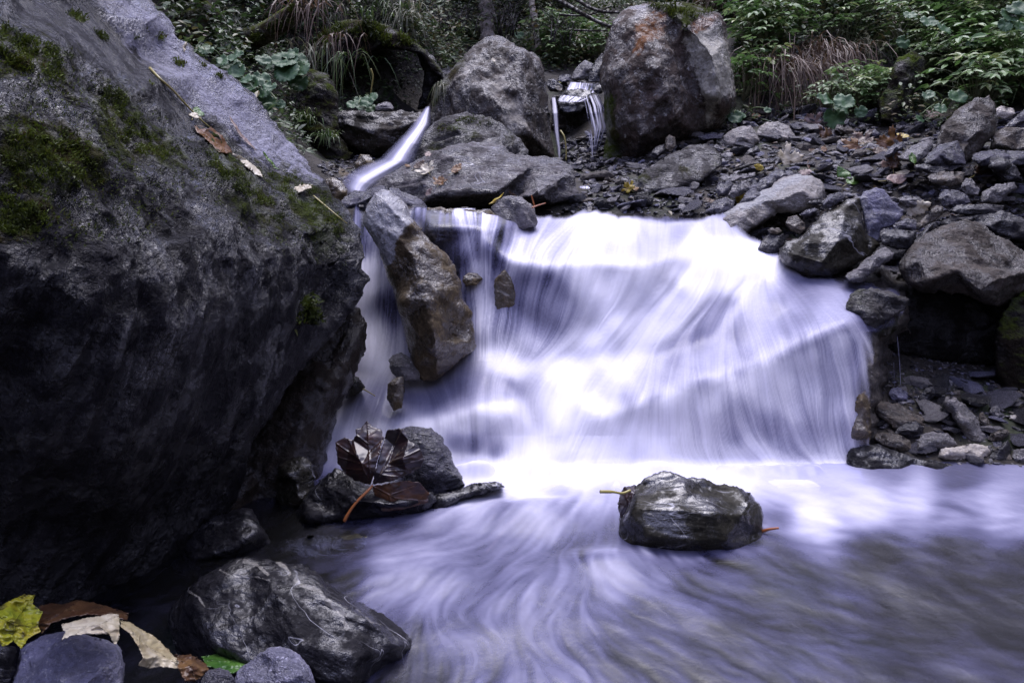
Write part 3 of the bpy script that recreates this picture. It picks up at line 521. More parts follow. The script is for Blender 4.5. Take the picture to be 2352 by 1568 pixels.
strand('waterfall', 'glistening film of water sliding to the far step', K(10, [(1600, 770), (1560, 850), (1480, 940), (1490, 965)]), K(10, [(1850, 790), (1850, 850), (1780, 930), (1700, 965)]), [4.95, 4.7, 4.5, 4.42], .45, .7, 10, .1)
strand('waterfall', 'small white spill between pebbles right of the broad boulder', K(2, [(1870, 1250), (1875, 1290), (1880, 1350)]), K(2, [(1985, 1250), (1990, 1290), (1945, 1350)]), [3.12, 3.05, 2.98], .55, .4, 12, .2)
strand('waterfall', 'hair-thin trickle dripping from the mossy edge of the slab', K(11, [(499, 600), (516, 780), (524, 960)]), K(11, [(507, 600), (524, 780), (532, 960)]), [2.12, 2.11, 2.1], .5, .2, 13, .3, nu=5)
strand('waterfall', 'second fainter trickle left of the dripping one', K(11, [(476, 780), (484, 960)]), K(11, [(482, 780), (490, 960)]), [2.11, 2.1], .4, .2, 14, .3, nu=5)
# ---------------------------------------------------------------- the great boulder on the left
BIG = [(-160, -300, 1.5), (60, -300, 1.95), (240, -140, 2.0), (300, -60, 2.0), (345, 0, 2.0), (370, 30, 2.02), (400, 65, 2.04), (430, 100, 2.05), (450, 125, 2.06), (500, 155, 2.08), (550, 190, 2.1), (590, 225, 2.1), (625, 275, 2.12), (665, 325, 2.12), (710, 372, 2.08),
       (740, 405, 2.02), (765, 435, 1.96), (800, 470, 1.9), (822, 510, 1.86), (840, 540, 1.83), (850, 590, 1.81), (858, 635, 1.8), (836, 690, 1.77), (805, 733, 1.73), (780, 765, 1.7), (735, 810, 1.67), (690, 855, 1.62), (630, 945, 1.57), (580, 1010, 1.53), (560, 1090, 1.5), (520, 1180, 1.46),
       (440, 1255, 1.38), (340, 1335, 1.3), (200, 1410, 1.22), (0, 1470, 1.17), (-120, 1520, 1.14), (-190, 1300, 1.1), (-210, 600, .96)]
BIN = [(320, 140, 1.83), (440, 250, 1.85), (520, 350, 1.84), (610, 405, 1.85), (200, 20, 1.72), (450, 165, 1.96), (520, 235, 1.98), (620, 330, 1.99), (330, 50, 1.87), (0, 60, 1.12), (120, 95, 1.2), (210, 190, 1.24), (330, 370, 1.25), (450, 430, 1.42), (600, 475, 1.58), (740, 510, 1.7),
       (90, 10, 1.4), (310, 200, 1.52), (420, 330, 1.6), (0, 300, .98), (200, 400, 1.04), (400, 560, 1.15), (600, 600, 1.42), (760, 600, 1.66), (0, 600, .90), (200, 700, .94), (400, 760, 1.1), (600, 730, 1.42), (100, 1000, .96), (300, 1000, 1.07), (450, 950, 1.25), (0, 1200, 1.07), (250, 1200, 1.19),
       (400, 1150, 1.32), (150, 1330, 1.19), (350, 395, 1.22), (380, 470, 1.2), (-100, 300, .95), (-100, 900, .93)]
SKYLIT_SLAB = K(1, [(430, -20), (690, 0), (740, 60), (900, 250), (1100, 380), (1250, 550), (1430, 740), (1500, 830), (1300, 790), (1150, 720), (1000, 560), (860, 480), (700, 310), (560, 180)])  # slab lightened in the tint, its skylight put into the colour
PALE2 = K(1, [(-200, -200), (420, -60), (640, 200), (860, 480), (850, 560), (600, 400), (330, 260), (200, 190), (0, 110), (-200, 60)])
MOS = [K(1, [(420, 400), (560, 400), (640, 560), (820, 700), (820, 760), (700, 720), (600, 700), (500, 580)]), K(1, [(940, 680), (1100, 760), (1200, 860), (1330, 1000), (1300, 1040), (1150, 930), (980, 790)]), K(1, [(0, 560), (300, 580), (520, 680), (400, 850), (200, 900), (0, 860)]),
       K(1, [(0, 110), (180, 180), (330, 260), (300, 380), (100, 330), (0, 300)]), K(1, [(1200, 770), (1340, 800), (1500, 880), (1600, 1050), (1560, 1100), (1400, 950), (1300, 900)]), K(1, [(0, 900), (220, 930), (200, 1060), (0, 1080)])]
boulder = make_rock('boulder', 'huge overhanging boulder filling the left side, mossy shoulder, upper slab painted pale as skylit', 'boulder', BIG, absinner=BIN, thick=.5, edge=.07, amp=.026, res=3.9, seed=3, grain=GD,
                    tint=[(0, SKYLIT_SLAB, 60)]+[(1, m, 150) for m in MOS], rel=1.0, smooth=3, facet=.3, ridge=.012, calm=[SKYLIT_SLAB, PALE2])
UND = [(843, 741, 1.93), (838, 790, 1.92), (818, 850, 1.9), (797, 900, 1.87), (770, 960, 1.83), (748, 1030, 1.79), (745, 1100, 1.75), (700, 1160, 1.7), (600, 1230, 1.58), (480, 1290, 1.5), (400, 1320, 1.5), (380, 1200, 1.6), (450, 1050, 1.66), (560, 900, 1.75), (650, 800, 1.85), (760, 700, 1.93), (815, 700, 1.95)]
make_rock('rock', 'brown wet rock wedged under the overhang of the huge boulder, broken prong at its top', 'under', UND, absinner=[(700, 960, 1.72), (600, 1080, 1.62), (785, 850, 1.84), (740, 900, 1.78), (660, 1100, 1.62), (500, 1200, 1.5), (810, 790, 1.88)], thick=.35, amp=.04, res=4, seed=5, grain=GD)
def band(P, w_):
    P = np.array(P, float); d = np.gradient(P, axis=0); d /= np.linalg.norm(d, axis=1)[:, None]; n = np.stack([-d[:, 1], d[:, 0]], 1)*w_/2; return [tuple(x) for x in np.concatenate([P+n, (P-n)[::-1]])]
# (crop, label, material, outline, Y at its foot, options)
R = [
 (2, 'tall upright grey boulder at the centre back with a split right face', 'brown', [(905, 620), (930, 580), (1000, 500), (1060, 430), (1100, 400), (1130, 350), (1180, 290), (1240, 242), (1300, 237), (1380, 260), (1440, 295), (1500, 340), (1560, 365), (1605, 405), (1632, 470), (1650, 560), (1672, 680), (1690, 800), (1708, 950), (1720, 1060), (1690, 1160), (1500, 1180), (1100, 1150), (880, 1000), (865, 800), (880, 700)], 3.95,
  dict(lean=.35, seed=11, amp=.05, grain=(.3, 0, -.9), facet=.65, inner=[(1340, 330, -.12), (1200, 560, -.3), (1470, 350, -.2), (1485, 600, -.36), (1540, 900, -.38), (1250, 900, -.3), (1640, 760, -.12), (1080, 470, -.06), (1070, 640, -.2), (960, 780, -.1)],
       tint=[(0, [(1230, 540), (1400, 460), (1390, 560), (1300, 640), (1180, 590), (1090, 640), (1100, 560)], 30), (0, [(1400, 690), (1480, 620), (1520, 860), (1480, 870), (1420, 800)], 30), (0, [(1370, 800), (1430, 790), (1520, 980), (1440, 960), (1380, 880)], 26), (0, [(1100, 440), (1200, 420), (1180, 520), (1100, 540)], 40), (1, [(900, 620), (1100, 400), (1110, 450), (960, 640), (890, 700)], 30)])),
 (2, 'low dark layered boulder streaked with moss in front of the tall upright one', 'mossy', [(755, 1100), (780, 960), (830, 880), (900, 820), (1000, 777), (1100, 762), (1200, 775), (1290, 803), (1340, 820), (1400, 870), (1470, 930), (1515, 985), (1532, 1045), (1500, 1110), (1200, 1130), (900, 1150)], 3.35, dict(lean=.7, seed=12, amp=.055, grain=(.95, 0, .25), strata=.9)),
 (2, 'broad flat-topped grey boulder with fallen leaves, lying across the stream', 'grey', [(400, 1330), (480, 1260), (560, 1200), (640, 1152), (720, 1115), (800, 1080), (880, 1060), (910, 1020), (990, 990), (1080, 966), (1150, 957), (1290, 960), (1360, 975), (1400, 1020), (1480, 1037), (1600, 1050), (1720, 1065), (1790, 1100), (1840, 1140), (1852, 1210), (1876, 1330), (1820, 1352), (1700, 1378), (1550, 1385), (1400, 1362), (1200, 1392), (1000, 1402), (860, 1395), (800, 1400), (560, 1400)], 2.85,
  dict(lean=.9, seed=13, amp=.035, grain=(.97, 0, .1), strata=.6, inner=[(800, 1200, -.08), (650, 1230, -.06), (1000, 1120, -.12), (1050, 1300, -.32), (1300, 1060, -.14), (1320, 1290, -.34), (1560, 1120, -.14), (1600, 1290, -.32), (1780, 1180, -.14), (1180, 1050, -.05), (900, 1300, -.2)])),
 (2, 'flat dark stone with a green edge behind the pale-topped leaning boulder', 'slateb', [(355, 1395), (380, 1325), (450, 1272), (530, 1247), (640, 1265), (720, 1300), (790, 1322), (845, 1370), (857, 1430), (830, 1480), (740, 1500), (600, 1450), (420, 1420)], 2.62, dict(lean=.8, seed=14)),
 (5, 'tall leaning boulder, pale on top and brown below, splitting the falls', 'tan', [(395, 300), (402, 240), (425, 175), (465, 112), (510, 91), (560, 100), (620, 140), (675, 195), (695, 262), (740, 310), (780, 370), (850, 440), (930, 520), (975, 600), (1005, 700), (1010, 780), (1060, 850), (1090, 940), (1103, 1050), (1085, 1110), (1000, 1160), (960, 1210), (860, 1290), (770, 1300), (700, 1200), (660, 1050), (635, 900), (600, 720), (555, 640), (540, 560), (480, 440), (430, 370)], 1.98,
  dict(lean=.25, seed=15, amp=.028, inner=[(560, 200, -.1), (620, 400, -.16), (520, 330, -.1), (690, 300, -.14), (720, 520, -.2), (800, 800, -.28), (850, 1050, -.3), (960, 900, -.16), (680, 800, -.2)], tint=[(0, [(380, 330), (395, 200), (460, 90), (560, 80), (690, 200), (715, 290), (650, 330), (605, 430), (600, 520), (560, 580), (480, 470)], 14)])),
 (5, 'rounded two-tone grey stone with a hollow on the upper ledge', 'slateg', [(1195, 215), (1200, 200), (1230, 165), (1280, 138), (1340, 130), (1400, 145), (1450, 180), (1475, 230), (1490, 300), (1480, 327), (1400, 338), (1320, 337), (1250, 290)], 2.5, dict(lean=.5, seed=17, inner=[(1280, 170, -.2), (1340, 240, -.05), (1400, 200, -.3), (1430, 280, -.3), (1300, 290, -.25)])),
 (5, 'small brown stone perched in the middle of the left falls', 'tan', [(1018, 665), (1025, 635), (1055, 612), (1110, 615), (1147, 650), (1110, 692), (1040, 694)], 2.2, dict(seed=18, bulge=.2)),
 (5, 'upright brown-grey stone seen through the thin veil of the falls', 'tan', [(1215, 700), (1222, 650), (1280, 592), (1330, 640), (1360, 720), (1370, 820), (1320, 912), (1260, 907), (1230, 850)], 2.18, dict(lean=.1, seed=19, bulge=.12)),
 (5, 'small pale grey stone at the foot of the leaning boulder', 'slateg', [(552, 1165), (580, 1125), (640, 1112), (690, 1140), (740, 1180), (767, 1245), (740, 1290), (620, 1290), (570, 1230)], 1.97, dict(seed=20)),
 (5, 'narrow brown stone poking through the foam below the leaning boulder', 'tan', [(545, 1400), (548, 1310), (600, 1272), (645, 1262), (655, 1350), (640, 1460), (585, 1478)], 1.86, dict(lean=.2, seed=21, bulge=.25)),
 (7, 'rounded dark grey stone behind the big brown maple leaf', 'slateb', [(400, 260), (430, 240), (470, 238), (520, 231), (590, 240), (640, 280), (670, 330), (692, 400), (730, 460), (738, 492), (650, 540), (560, 560), (470, 480), (420, 380)], 1.62, dict(lean=.3, seed=22, amp=.03)),
 (7, 'flat wet stone tapering into the foam right of the maple leaf', 'wet', [(540, 600), (560, 560), (650, 530), (760, 490), (870, 474), (905, 480), (919, 500), (840, 525), (740, 550), (650, 600), (590, 620)], 1.53, dict(lean=.9, seed=23, bulge=.15)),
 (7, 'black wet block standing alone in the middle of the stream, shining flat top', 'lone', [(1425, 720), (1430, 640), (1450, 580), (1490, 512), (1540, 462), (1600, 440), (1660, 432), (1720, 455), (1800, 462), (1880, 490), (1960, 495), (2030, 540), (2072, 585), (2080, 640), (2075, 700), (2087, 770), (2050, 830), (1900, 850), (1700, 860), (1500, 830), (1430, 770)], 1.38,
  dict(lean=.55, seed=24, amp=.02, thick=.5, facet=.3, inner=[(1520, 590, -.30), (1700, 600, -.34), (1850, 618, -.34), (1980, 625, -.25), (2010, 580, -.15), (1540, 500, .02), (1650, 480, -.02), (1800, 500, -.02), (1900, 520, .0), (1560, 720, -.3), (1750, 740, -.32), (1900, 740, -.3), (1470, 640, -.16)])),
 (6, 'slanting black wet rock between the huge boulder and the foreground', 'wet', [(757, 925), (800, 880), (900, 830), (1010, 790), (1110, 757), (1160, 765), (1190, 820), (1230, 890), (1240, 935), (1190, 965), (1100, 1010), (1030, 1060), (900, 1090), (800, 1060), (775, 990)], 1.33, dict(lean=.7, seed=25, inner=[(1130, 800, -.18), (1170, 880, -.3), (1080, 940, -.33), (900, 880, -.15), (900, 1000, -.3), (830, 950, -.2)])),
 (6, 'low layered wet stone just awash left of the foam', 'wetmoss', [(1270, 960), (1290, 915), (1370, 892), (1490, 888), (1560, 885), (1640, 880), (1700, 905), (1680, 945), (1560, 980), (1450, 1000), (1350, 990)], 1.36, dict(lean=1.2, seed=26, strata=.6, bulge=.12)),
 (6, 'large black wet rock in the foreground with pale wavy ridges', 'wet', [(772, 1300), (775, 1250), (800, 1200), (860, 1130), (940, 1070), (1010, 1035), (1080, 1000), (1130, 990), (1200, 1000), (1300, 1010), (1400, 1030), (1460, 1060), (1500, 1100), (1560, 1140), (1650, 1190), (1760, 1240), (1850, 1310), (1900, 1360), (1912, 1410), (1885, 1450), (1885, 1520), (1840, 1570), (1600, 1680), (1300, 1700), (950, 1600), (800, 1420)], 1.0,
  dict(lean=.45, seed=27, amp=.03, thick=.4, grain=(.75, 0, -.65), inner=[(1030, 1080, -.1), (1150, 1040, -.06), (1330, 1070, -.1), (1500, 1180, -.17), (1680, 1280, -.2), (1250, 1120, -.2), (1400, 1400, -.34), (1150, 1300, -.27), (900, 1200, -.16), (1000, 1400, -.3), (1650, 1450, -.3), (1820, 1400, -.16), (1300, 1550, -.36), (1600, 1560, -.3)], tint=[(0, band(p_, w_), 7) for p_, w_ in (([(870, 1148), (915, 1175), (945, 1222)], 7), ([(1120, 1005), (1180, 1020), (1235, 1065)], 12), ([(1270, 1008), (1310, 1030), (1335, 1068)], 13), ([(1010, 1050), (1060, 1070), (1150, 1075), (1240, 1085)], 8), ([(1350, 1085), (1400, 1125), (1470, 1150), (1500, 1200), (1560, 1230), (1610, 1280)], 14), ([(1500, 1190), (1560, 1250), (1600, 1320)], 18), ([(1640, 1230), (1700, 1290), (1760, 1300)], 7))])),
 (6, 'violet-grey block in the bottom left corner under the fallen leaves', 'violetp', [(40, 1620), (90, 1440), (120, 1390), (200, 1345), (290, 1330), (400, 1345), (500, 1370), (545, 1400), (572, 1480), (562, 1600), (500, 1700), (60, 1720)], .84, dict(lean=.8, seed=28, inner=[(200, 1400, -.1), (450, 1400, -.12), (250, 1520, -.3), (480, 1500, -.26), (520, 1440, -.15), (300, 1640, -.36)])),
 (6, 'rounded violet-grey stone with a fine crack at the bottom edge', 'violet', [(1075, 1580), (1085, 1530), (1115, 1482), (1180, 1442), (1230, 1411), (1280, 1402), (1330, 1410), (1380, 1440), (1430, 1500), (1455, 1570), (1450, 1680), (1080, 1680)], .86, dict(lean=.6, seed=29, bulge=.28)),
 (6, 'small grey stone left of the cracked violet one', 'slateb', [(900, 1570), (910, 1540), (945, 1510), (1000, 1497), (1050, 1510), (1078, 1545), (1060, 1650), (900, 1650)], .86, dict(seed=30)),
 (6, 'dark wet stone at the left edge beside the yellow-green leaf', 'wet', [(-120, 1500), (-80, 1400), (0, 1375), (50, 1400), (78, 1450), (60, 1540), (20, 1640), (-100, 1640)], .86, dict(seed=31)),
 (6, 'wet brown stone at the foot of the overhang left of the maple leaf', 'wetmoss', [(1265, 700), (1268, 640), (1282, 570), (1340, 532), (1400, 525), (1440, 560), (1452, 620), (1440, 700), (1400, 760), (1300, 790)], 1.56, dict(lean=.3, seed=32)),
 (6, 'glistening black stone beneath the maple leaf', 'wet', [(1350, 830), (1360, 780), (1400, 720), (1470, 640), (1540, 580), (1600, 600), (1680, 660), (1800, 690), (1900, 690), (1980, 690), (2010, 730), (1960, 770), (1900, 790), (1750, 820), (1590, 850), (1450, 860)], 1.5, dict(lean=.5, seed=33, amp=.05)),
 (6, 'brown stone behind the maple leaf close to the falls', 'wetmoss', [(1560, 250), (1575, 180), (1610, 150), (1650, 165), (1680, 210), (1650, 240), (1600, 260)], 1.95, dict(seed=34)),
 (6, 'dark stone chip under the overhang beside the wet brown stone', 'wet', [(1180, 560), (1190, 510), (1230, 520), (1280, 560), (1260, 640), (1230, 660)], 1.62, dict(seed=35)),
 # upper left
 (9, 'long brown ledge rock left of the narrow chute', 'under', [(1440, 940), (1445, 880), (1520, 868), (1700, 870), (1850, 872), (2000, 872), (2120, 870), (2170, 900), (2190, 960), (2150, 1080), (2050, 1180), (1900, 1240), (1720, 1220), (1560, 1150), (1470, 1060)], 3.75, dict(lean=.3, seed=36, amp=.05, bulge=.25)),
 (9, 'small pale stone sitting on the long brown ledge rock', 'slateg', [(1755, 845), (1790, 815), (1850, 797), (1890, 808), (1912, 845), (1905, 868), (1780, 872)], 3.85, dict(seed=37)),
 (9, 'wet brown stone below the ledge rock, highest of the three left of the chute', 'tan', [(1610, 1330), (1600, 1280), (1650, 1210), (1720, 1215), (1780, 1290), (1740, 1330)], 3.35, dict(seed=38)),
 (9, 'flat wet brown rock at the left foot of the chute', 'tan', [(1240, 1300), (1290, 1260), (1400, 1270), (1520, 1320), (1580, 1370), (1530, 1420), (1400, 1430), (1300, 1380)], 3.15, dict(lean=1.2, seed=39)),
 (9, 'rounded wet brown rock nearest the tip of the huge boulder', 'tan', [(1370, 1460), (1375, 1400), (1430, 1385), (1500, 1420), (1550, 1490), (1540, 1560), (1450, 1600), (1390, 1540)], 2.75, dict(seed=40)),
 (9, 'low grey stone where the chute meets the ledge', 'slateb', [(1470, 1600), (1520, 1550), (1600, 1490), (1680, 1500), (1720, 1550), (1650, 1620), (1550, 1640)], 2.65, dict(lean=1, seed=41)),
 (9, 'dark earthy rock under the butterbur leaves', 'dmossy', [(990, 860), (1100, 700), (1250, 560), (1400, 600), (1470, 760), (1480, 900), (1500, 1100), (1600, 1200), (1560, 1290), (1350, 1300), (1200, 1200), (1050, 1000)], 3.7, dict(lean=.4, seed=42, amp=.06, bulge=.2)),
 (9, 'overhanging moss-capped rock above the dark hollow at upper left', 'dmossy', [(1180, 560), (1220, 380), (1350, 250), (1500, 170), (1700, 160), (1850, 200), (1950, 260), (2080, 330), (2160, 390), (2230, 470), (2300, 570), (2290, 620), (2200, 560), (2120, 430), (1980, 400), (1830, 400), (1720, 430), (1640, 520), (1600, 650), (1500, 700), (1350, 640)], 4.5, dict(lean=.1, seed=43, amp=.05, bulge=.25, thick=1.6)),
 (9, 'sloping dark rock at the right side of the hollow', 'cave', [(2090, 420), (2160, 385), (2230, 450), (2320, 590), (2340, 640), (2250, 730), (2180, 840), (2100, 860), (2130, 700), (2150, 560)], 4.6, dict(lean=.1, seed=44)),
 (10, 'flat grey slab beyond the hollow, left of the tall upright boulder', 'slateg', [(360, 660), (365, 645), (450, 636), (560, 640), (540, 700), (420, 700)], 5.3, dict(seed=45, lean=2)),
 # far step
 (10, 'dark wet step rock behind the far strands of water', 'under', [(1415, 960), (1440, 900), (1600, 860), (1800, 860), (1880, 880), (1930, 1000), (1960, 1250), (1900, 1600), (1500, 1600), (1440, 1300)], 4.55, dict(lean=.05, seed=46, bulge=.08, amp=.05, thick=.3)),
 (10, 'square wet stone with a shining top on the far step', 'wet', [(1480, 960), (1500, 900), (1560, 850), (1700, 830), (1800, 850), (1810, 920), (1730, 1020), (1700, 1060), (1560, 1070), (1500, 1040)], 4.42, dict(lean=.9, seed=47, bulge=.15)),
 (10, 'black stone left of the water on the far step', 'slate', [(1375, 800), (1390, 745), (1450, 740), (1520, 800), (1540, 850), (1480, 870), (1410, 860)], 4.7, dict(seed=48)),
 (10, 'pale grey layered stone above the far step', 'slateg', [(1605, 745), (1625, 690), (1680, 610), (1740, 570), (1820, 600), (1800, 700), (1740, 750), (1640, 770)], 5.0, dict(seed=49, strata=.6)),
 (10, 'black shaded stone beside the tall reddish boulder', 'slate', [(1770, 775), (1775, 700), (1840, 570), (1900, 500), (1940, 520), (1920, 700), (1890, 780)], 4.8, dict(seed=50)),
 (10, 'small dark stone above the right-hand strands', 'slate', [(1815, 860), (1840, 810), (1880, 795), (1930, 830), (1900, 880), (1860, 885)], 4.42, dict(seed=51)),
 (10, 'dark flat stone in the gravel above the far step', 'slateb', [(1480, 760), (1500, 710), (1580, 698), (1640, 720), (1600, 770), (1520, 780)], 5.1, dict(seed=52, lean=1)),
 (3, 'smooth green-grey slab sloping up out of the gravel', 'mossy', [(-40, 1120), (0, 1090), (60, 1050), (180, 960), (300, 890), (400, 852), (480, 848), (530, 880), (570, 930), (560, 985), (450, 1070), (300, 1120), (120, 1140), (0, 1150)], 3.0, dict(lean=1.0, seed=54, bulge=.1, amp=.02, grain=(.8, .2, .55))),
 (3, 'pale lumpy boulder on the crest of the scree, left of its twin', 'pale', [(578, 830), (582, 800), (620, 775), (680, 748), (740, 744), (780, 790), (792, 835), (740, 875), (640, 890), (590, 860)], 3.75, dict(seed=55, amp=.06)),
 (3, 'larger pale boulder on the crest of the scree with a small dark pit', 'pale', [(770, 790), (790, 750), (835, 722), (900, 720), (960, 740), (1002, 800), (985, 835), (880, 850), (800, 840)], 3.85, dict(seed=56, amp=.05)),
 (3, 'long pale wedge-shaped stone with a black wet underside at the edge of the falls', 'pale', [(500, 1290), (560, 1265), (700, 1185), (830, 1110), (930, 1040), (1020, 1026), (1110, 1040), (1165, 1080), (1180, 1130), (1152, 1190), (1070, 1232), (990, 1255), (900, 1250), (760, 1340), (650, 1430), (560, 1400), (500, 1350)], 2.6,
  dict(lean=.9, seed=57, inner=[(800, 1180, -.06), (1010, 1060, -.05), (880, 1180, -.22), (1050, 1120, -.26), (700, 1270, -.16), (1100, 1170, -.2)], tint=[(0, [(480, 1270), (1020, 1020), (1100, 1040), (900, 1120), (850, 1190), (560, 1290)], 20)])),
 (4, 'big dark triangular boulder beside the upper falls', 'wetmoss', [(698, 1060), (705, 1000), (740, 955), (860, 910), (930, 830), (1000, 760), (1100, 715), (1150, 672), (1240, 655), (1262, 760), (1290, 900), (1375, 975), (1300, 1060), (1170, 1135), (1050, 1190), (930, 1200), (830, 1160), (740, 1110)], 2.38, dict(lean=.5, seed=58, rel=.8, inner=[(1150, 740, -.1), (900, 950, -.2), (1100, 950, -.3), (800, 1040, -.22), (1000, 1100, -.3), (1220, 900, -.2)])),
 (4, 'upright lavender-grey block leaning on the dark triangular boulder', 'violet', [(1235, 665), (1268, 620), (1340, 593), (1400, 600), (1450, 650), (1548, 742), (1520, 800), (1482, 850), (1390, 872), (1372, 955), (1300, 935), (1280, 860), (1262, 760)], 2.45, dict(lean=.5, seed=59, bulge=.15)),
 (4, 'big rough boulder with a white vein bridging the dark hollow at right', 'brown', [(1508, 1150), (1510, 1100), (1540, 1060), (1620, 960), (1700, 890), (1810, 850), (1900, 822), (1980, 816), (2060, 830), (2150, 900), (2270, 960), (2351, 1020), (2560, 1080), (2560, 1300), (2300, 1330), (2180, 1392), (2080, 1370), (1980, 1320), (1900, 1300), (1750, 1310), (1650, 1300), (1560, 1235)], 2.2, dict(lean=.7, seed=60, amp=.04, thick=1.3, inner=[(1650, 1080, -.25), (1850, 950, -.12), (2000, 900, -.1), (1900, 1150, -.32), (2100, 1050, -.2), (2200, 1200, -.34), (2050, 1280, -.32), (1700, 1220, -.28), (2400, 1150, -.3)])),
 (4, 'tilted long grey stone at the brink left of the veined boulder', 'slateg', [(1148, 1190), (1160, 1165), (1200, 1140), (1300, 1060), (1380, 1000), (1420, 988), (1477, 1030), (1462, 1070), (1380, 1122), (1300, 1190), (1230, 1228), (1170, 1218)], 2.25, dict(lean=.8, seed=61)),
 (4, 'black stone propped under the lavender block', 'slate', [(1378, 930), (1380, 890), (1405, 865), (1500, 870), (1632, 885), (1612, 960), (1580, 1003), (1500, 1008), (1400, 975)], 2.36, dict(seed=62)),
 (4, 'grey angular stone right of the lavender block', 'slateb', [(1465, 850), (1480, 830), (1560, 793), (1620, 808), (1645, 860), (1610, 884), (1490, 880)], 2.42, dict(seed=63)),
 (4, 'ochre stone standing on its edge above the veined boulder', 'ochre', [(1618, 865), (1625, 840), (1680, 780), (1755, 712), (1806, 718), (1802, 770), (1745, 822), (1640, 878)], 2.42, dict(seed=64)),
 (4, 'black sliver of slate under the ochre stone', 'slate', [(1598, 980), (1620, 930), (1700, 840), (1750, 818), (1772, 850), (1722, 905), (1620, 985)], 2.36, dict(seed=65)),
 (3, 'tallest leaning brown slab at the right end of the scree', 'brown', [(1780, 950), (1800, 880), (1840, 820), (1865, 745), (1950, 650), (2020, 610), (2080, 570), (2150, 556), (2182, 600), (2196, 700), (2180, 780), (2110, 865), (2060, 935), (2010, 975), (1850, 975)], 3.15, dict(lean=.5, seed=66, amp=.03, inner=[(2030, 640, -.1), (2150, 640, -.08), (1960, 780, -.2), (2080, 780, -.26), (1900, 800, -.08), (2000, 900, -.25)])),
 (3, 'blue-grey stone with a brown right half leaning on the tall brown slab', 'slateb', [(1760, 965), (1792, 900), (1860, 850), (1960, 828), (2002, 900), (2018, 975), (1900, 985), (1800, 985)], 3.0, dict(seed=67)),
 (3, 'tan block at the right edge behind the scree', 'ochre', [(2148, 885), (2165, 790), (2230, 755), (2352, 748), (2480, 760), (2480, 900), (2300, 890)], 3.2, dict(seed=68)),
 (3, 'white stone beside the top of the tall brown slab', 'white', [(2183, 660), (2188, 640), (2215, 626), (2290, 640), (2302, 672), (2240, 702), (2195, 690)], 3.7, dict(seed=69)),
 (3, 'dark slate behind the tan block at the right edge', 'slateb', [(2225, 755), (2300, 690), (2352, 645), (2480, 640), (2480, 755)], 3.5, dict(seed=70)),
 (4, 'long flat layered slab at the right edge of the scree', 'slateb', [(1998, 400), (2005, 370), (2050, 350), (2150, 335), (2300, 340), (2480, 350), (2480, 430), (2250, 445), (2050, 445)], 2.95, dict(lean=1.1, seed=71, strata=.5)),
 (4, 'dark slate tilted steeply down to the right', 'slate', [(2108, 450), (2120, 395), (2170, 378), (2240, 400), (2300, 450), (2352, 545), (2260, 548), (2170, 512)], 2.85, dict(seed=72)),
 (4, 'thin dark slate lying flat under the tall brown slab', 'slate', [(1608, 455), (1620, 435), (1700, 428), (1850, 430), (1935, 445), (1860, 482), (1750, 498), (1630, 475)], 2.95, dict(lean=1.2, seed=73, strata=.5)),
 (4, 'flat brownish slab in the middle of the right-hand scree', 'ochre', [(1698, 520), (1720, 500), (1800, 478), (1950, 488), (1935, 560), (1850, 584), (1730, 562)], 2.75, dict(lean=1, seed=74)),
 (4, 'light grey pointed stone among dark slates at right', 'slateg', [(1925, 600), (1932, 560), (1960, 526), (2000, 530), (2052, 600), (2042, 642), (1960, 638)], 2.62, dict(seed=75)),
 (4, 'rounded blue-grey stone below the pointed light one', 'slateb', [(1772, 665), (1780, 640), (1820, 600), (1900, 608), (1970, 640), (1992, 692), (1900, 735), (1800, 722)], 2.56, dict(seed=76)),
 (4, 'broad grey stone near the right edge above the long dark slab', 'slateg', [(2045, 695), (2070, 620), (2160, 568), (2280, 558), (2302, 592), (2220, 650), (2190, 692), (2100, 705)], 2.62, dict(seed=77)),
 (4, 'narrow black slab lying level above the veined boulder', 'slate', [(1855, 745), (1900, 705), (2100, 698), (2222, 712), (2205, 762), (2000, 775), (1890, 768)], 2.5, dict(lean=1, seed=78)),
 (4, 'large black slab resting on the veined boulder at the right edge', 'slate', [(1775, 850), (1790, 820), (1850, 790), (2050, 770), (2200, 738), (2300, 780), (2480, 860), (2480, 980), (2280, 945), (2150, 905), (2000, 835)], 2.42, dict(lean=.9, seed=79)),
 (4, 'pale speckled stone under the cream leaf at right', 'slateg', [(1508, 680), (1520, 655), (1560, 643), (1650, 655), (1692, 700), (1640, 742), (1570, 722)], 2.55, dict(seed=80)),
 (4, 'long light flat stone left of centre in the gravel', 'slateg', [(298, 525), (330, 508), (400, 500), (540, 488), (542, 515), (400, 548), (330, 545)], 3.0, dict(lean=1.4, seed=81)),
 (4, 'smooth blue-grey stone behind the pale wedge', 'slateb', [(620, 510), (640, 490), (700, 468), (790, 478), (817, 520), (740, 550), (680, 572), (640, 550)], 2.92, dict(seed=82)),
 (4, 'dark blue stone leaning left of the smooth blue-grey one', 'slateb', [(468, 620), (520, 560), (600, 520), (675, 498), (682, 560), (620, 615), (560, 655), (500, 650)], 2.82, dict(seed=83)),
 (4, 'blue speckled stone at the water edge left of the pale wedge', 'slateb', [(195, 765), (215, 735), (260, 680), (340, 653), (402, 680), (392, 740), (260, 785)], 2.68, dict(seed=84)),
 (4, 'angular grey stone with a pale vein beside the yellow leaf', 'slateb', [(408, 725), (440, 680), (480, 620), (530, 588), (592, 640), (540, 685), (450, 722)], 2.74, dict(seed=85)),
 (4, 'light lumpy stone behind the yellow leaf', 'slateg', [(352, 650), (390, 570), (480, 538), (512, 580), (450, 640), (390, 665)], 2.82, dict(seed=86)),
 (4, 'blue block-like stone in the gravel beside the light lumpy stone', 'slateb', [(268, 610), (290, 555), (370, 538), (392, 570), (355, 645), (290, 655)], 2.86, dict(seed=87)),
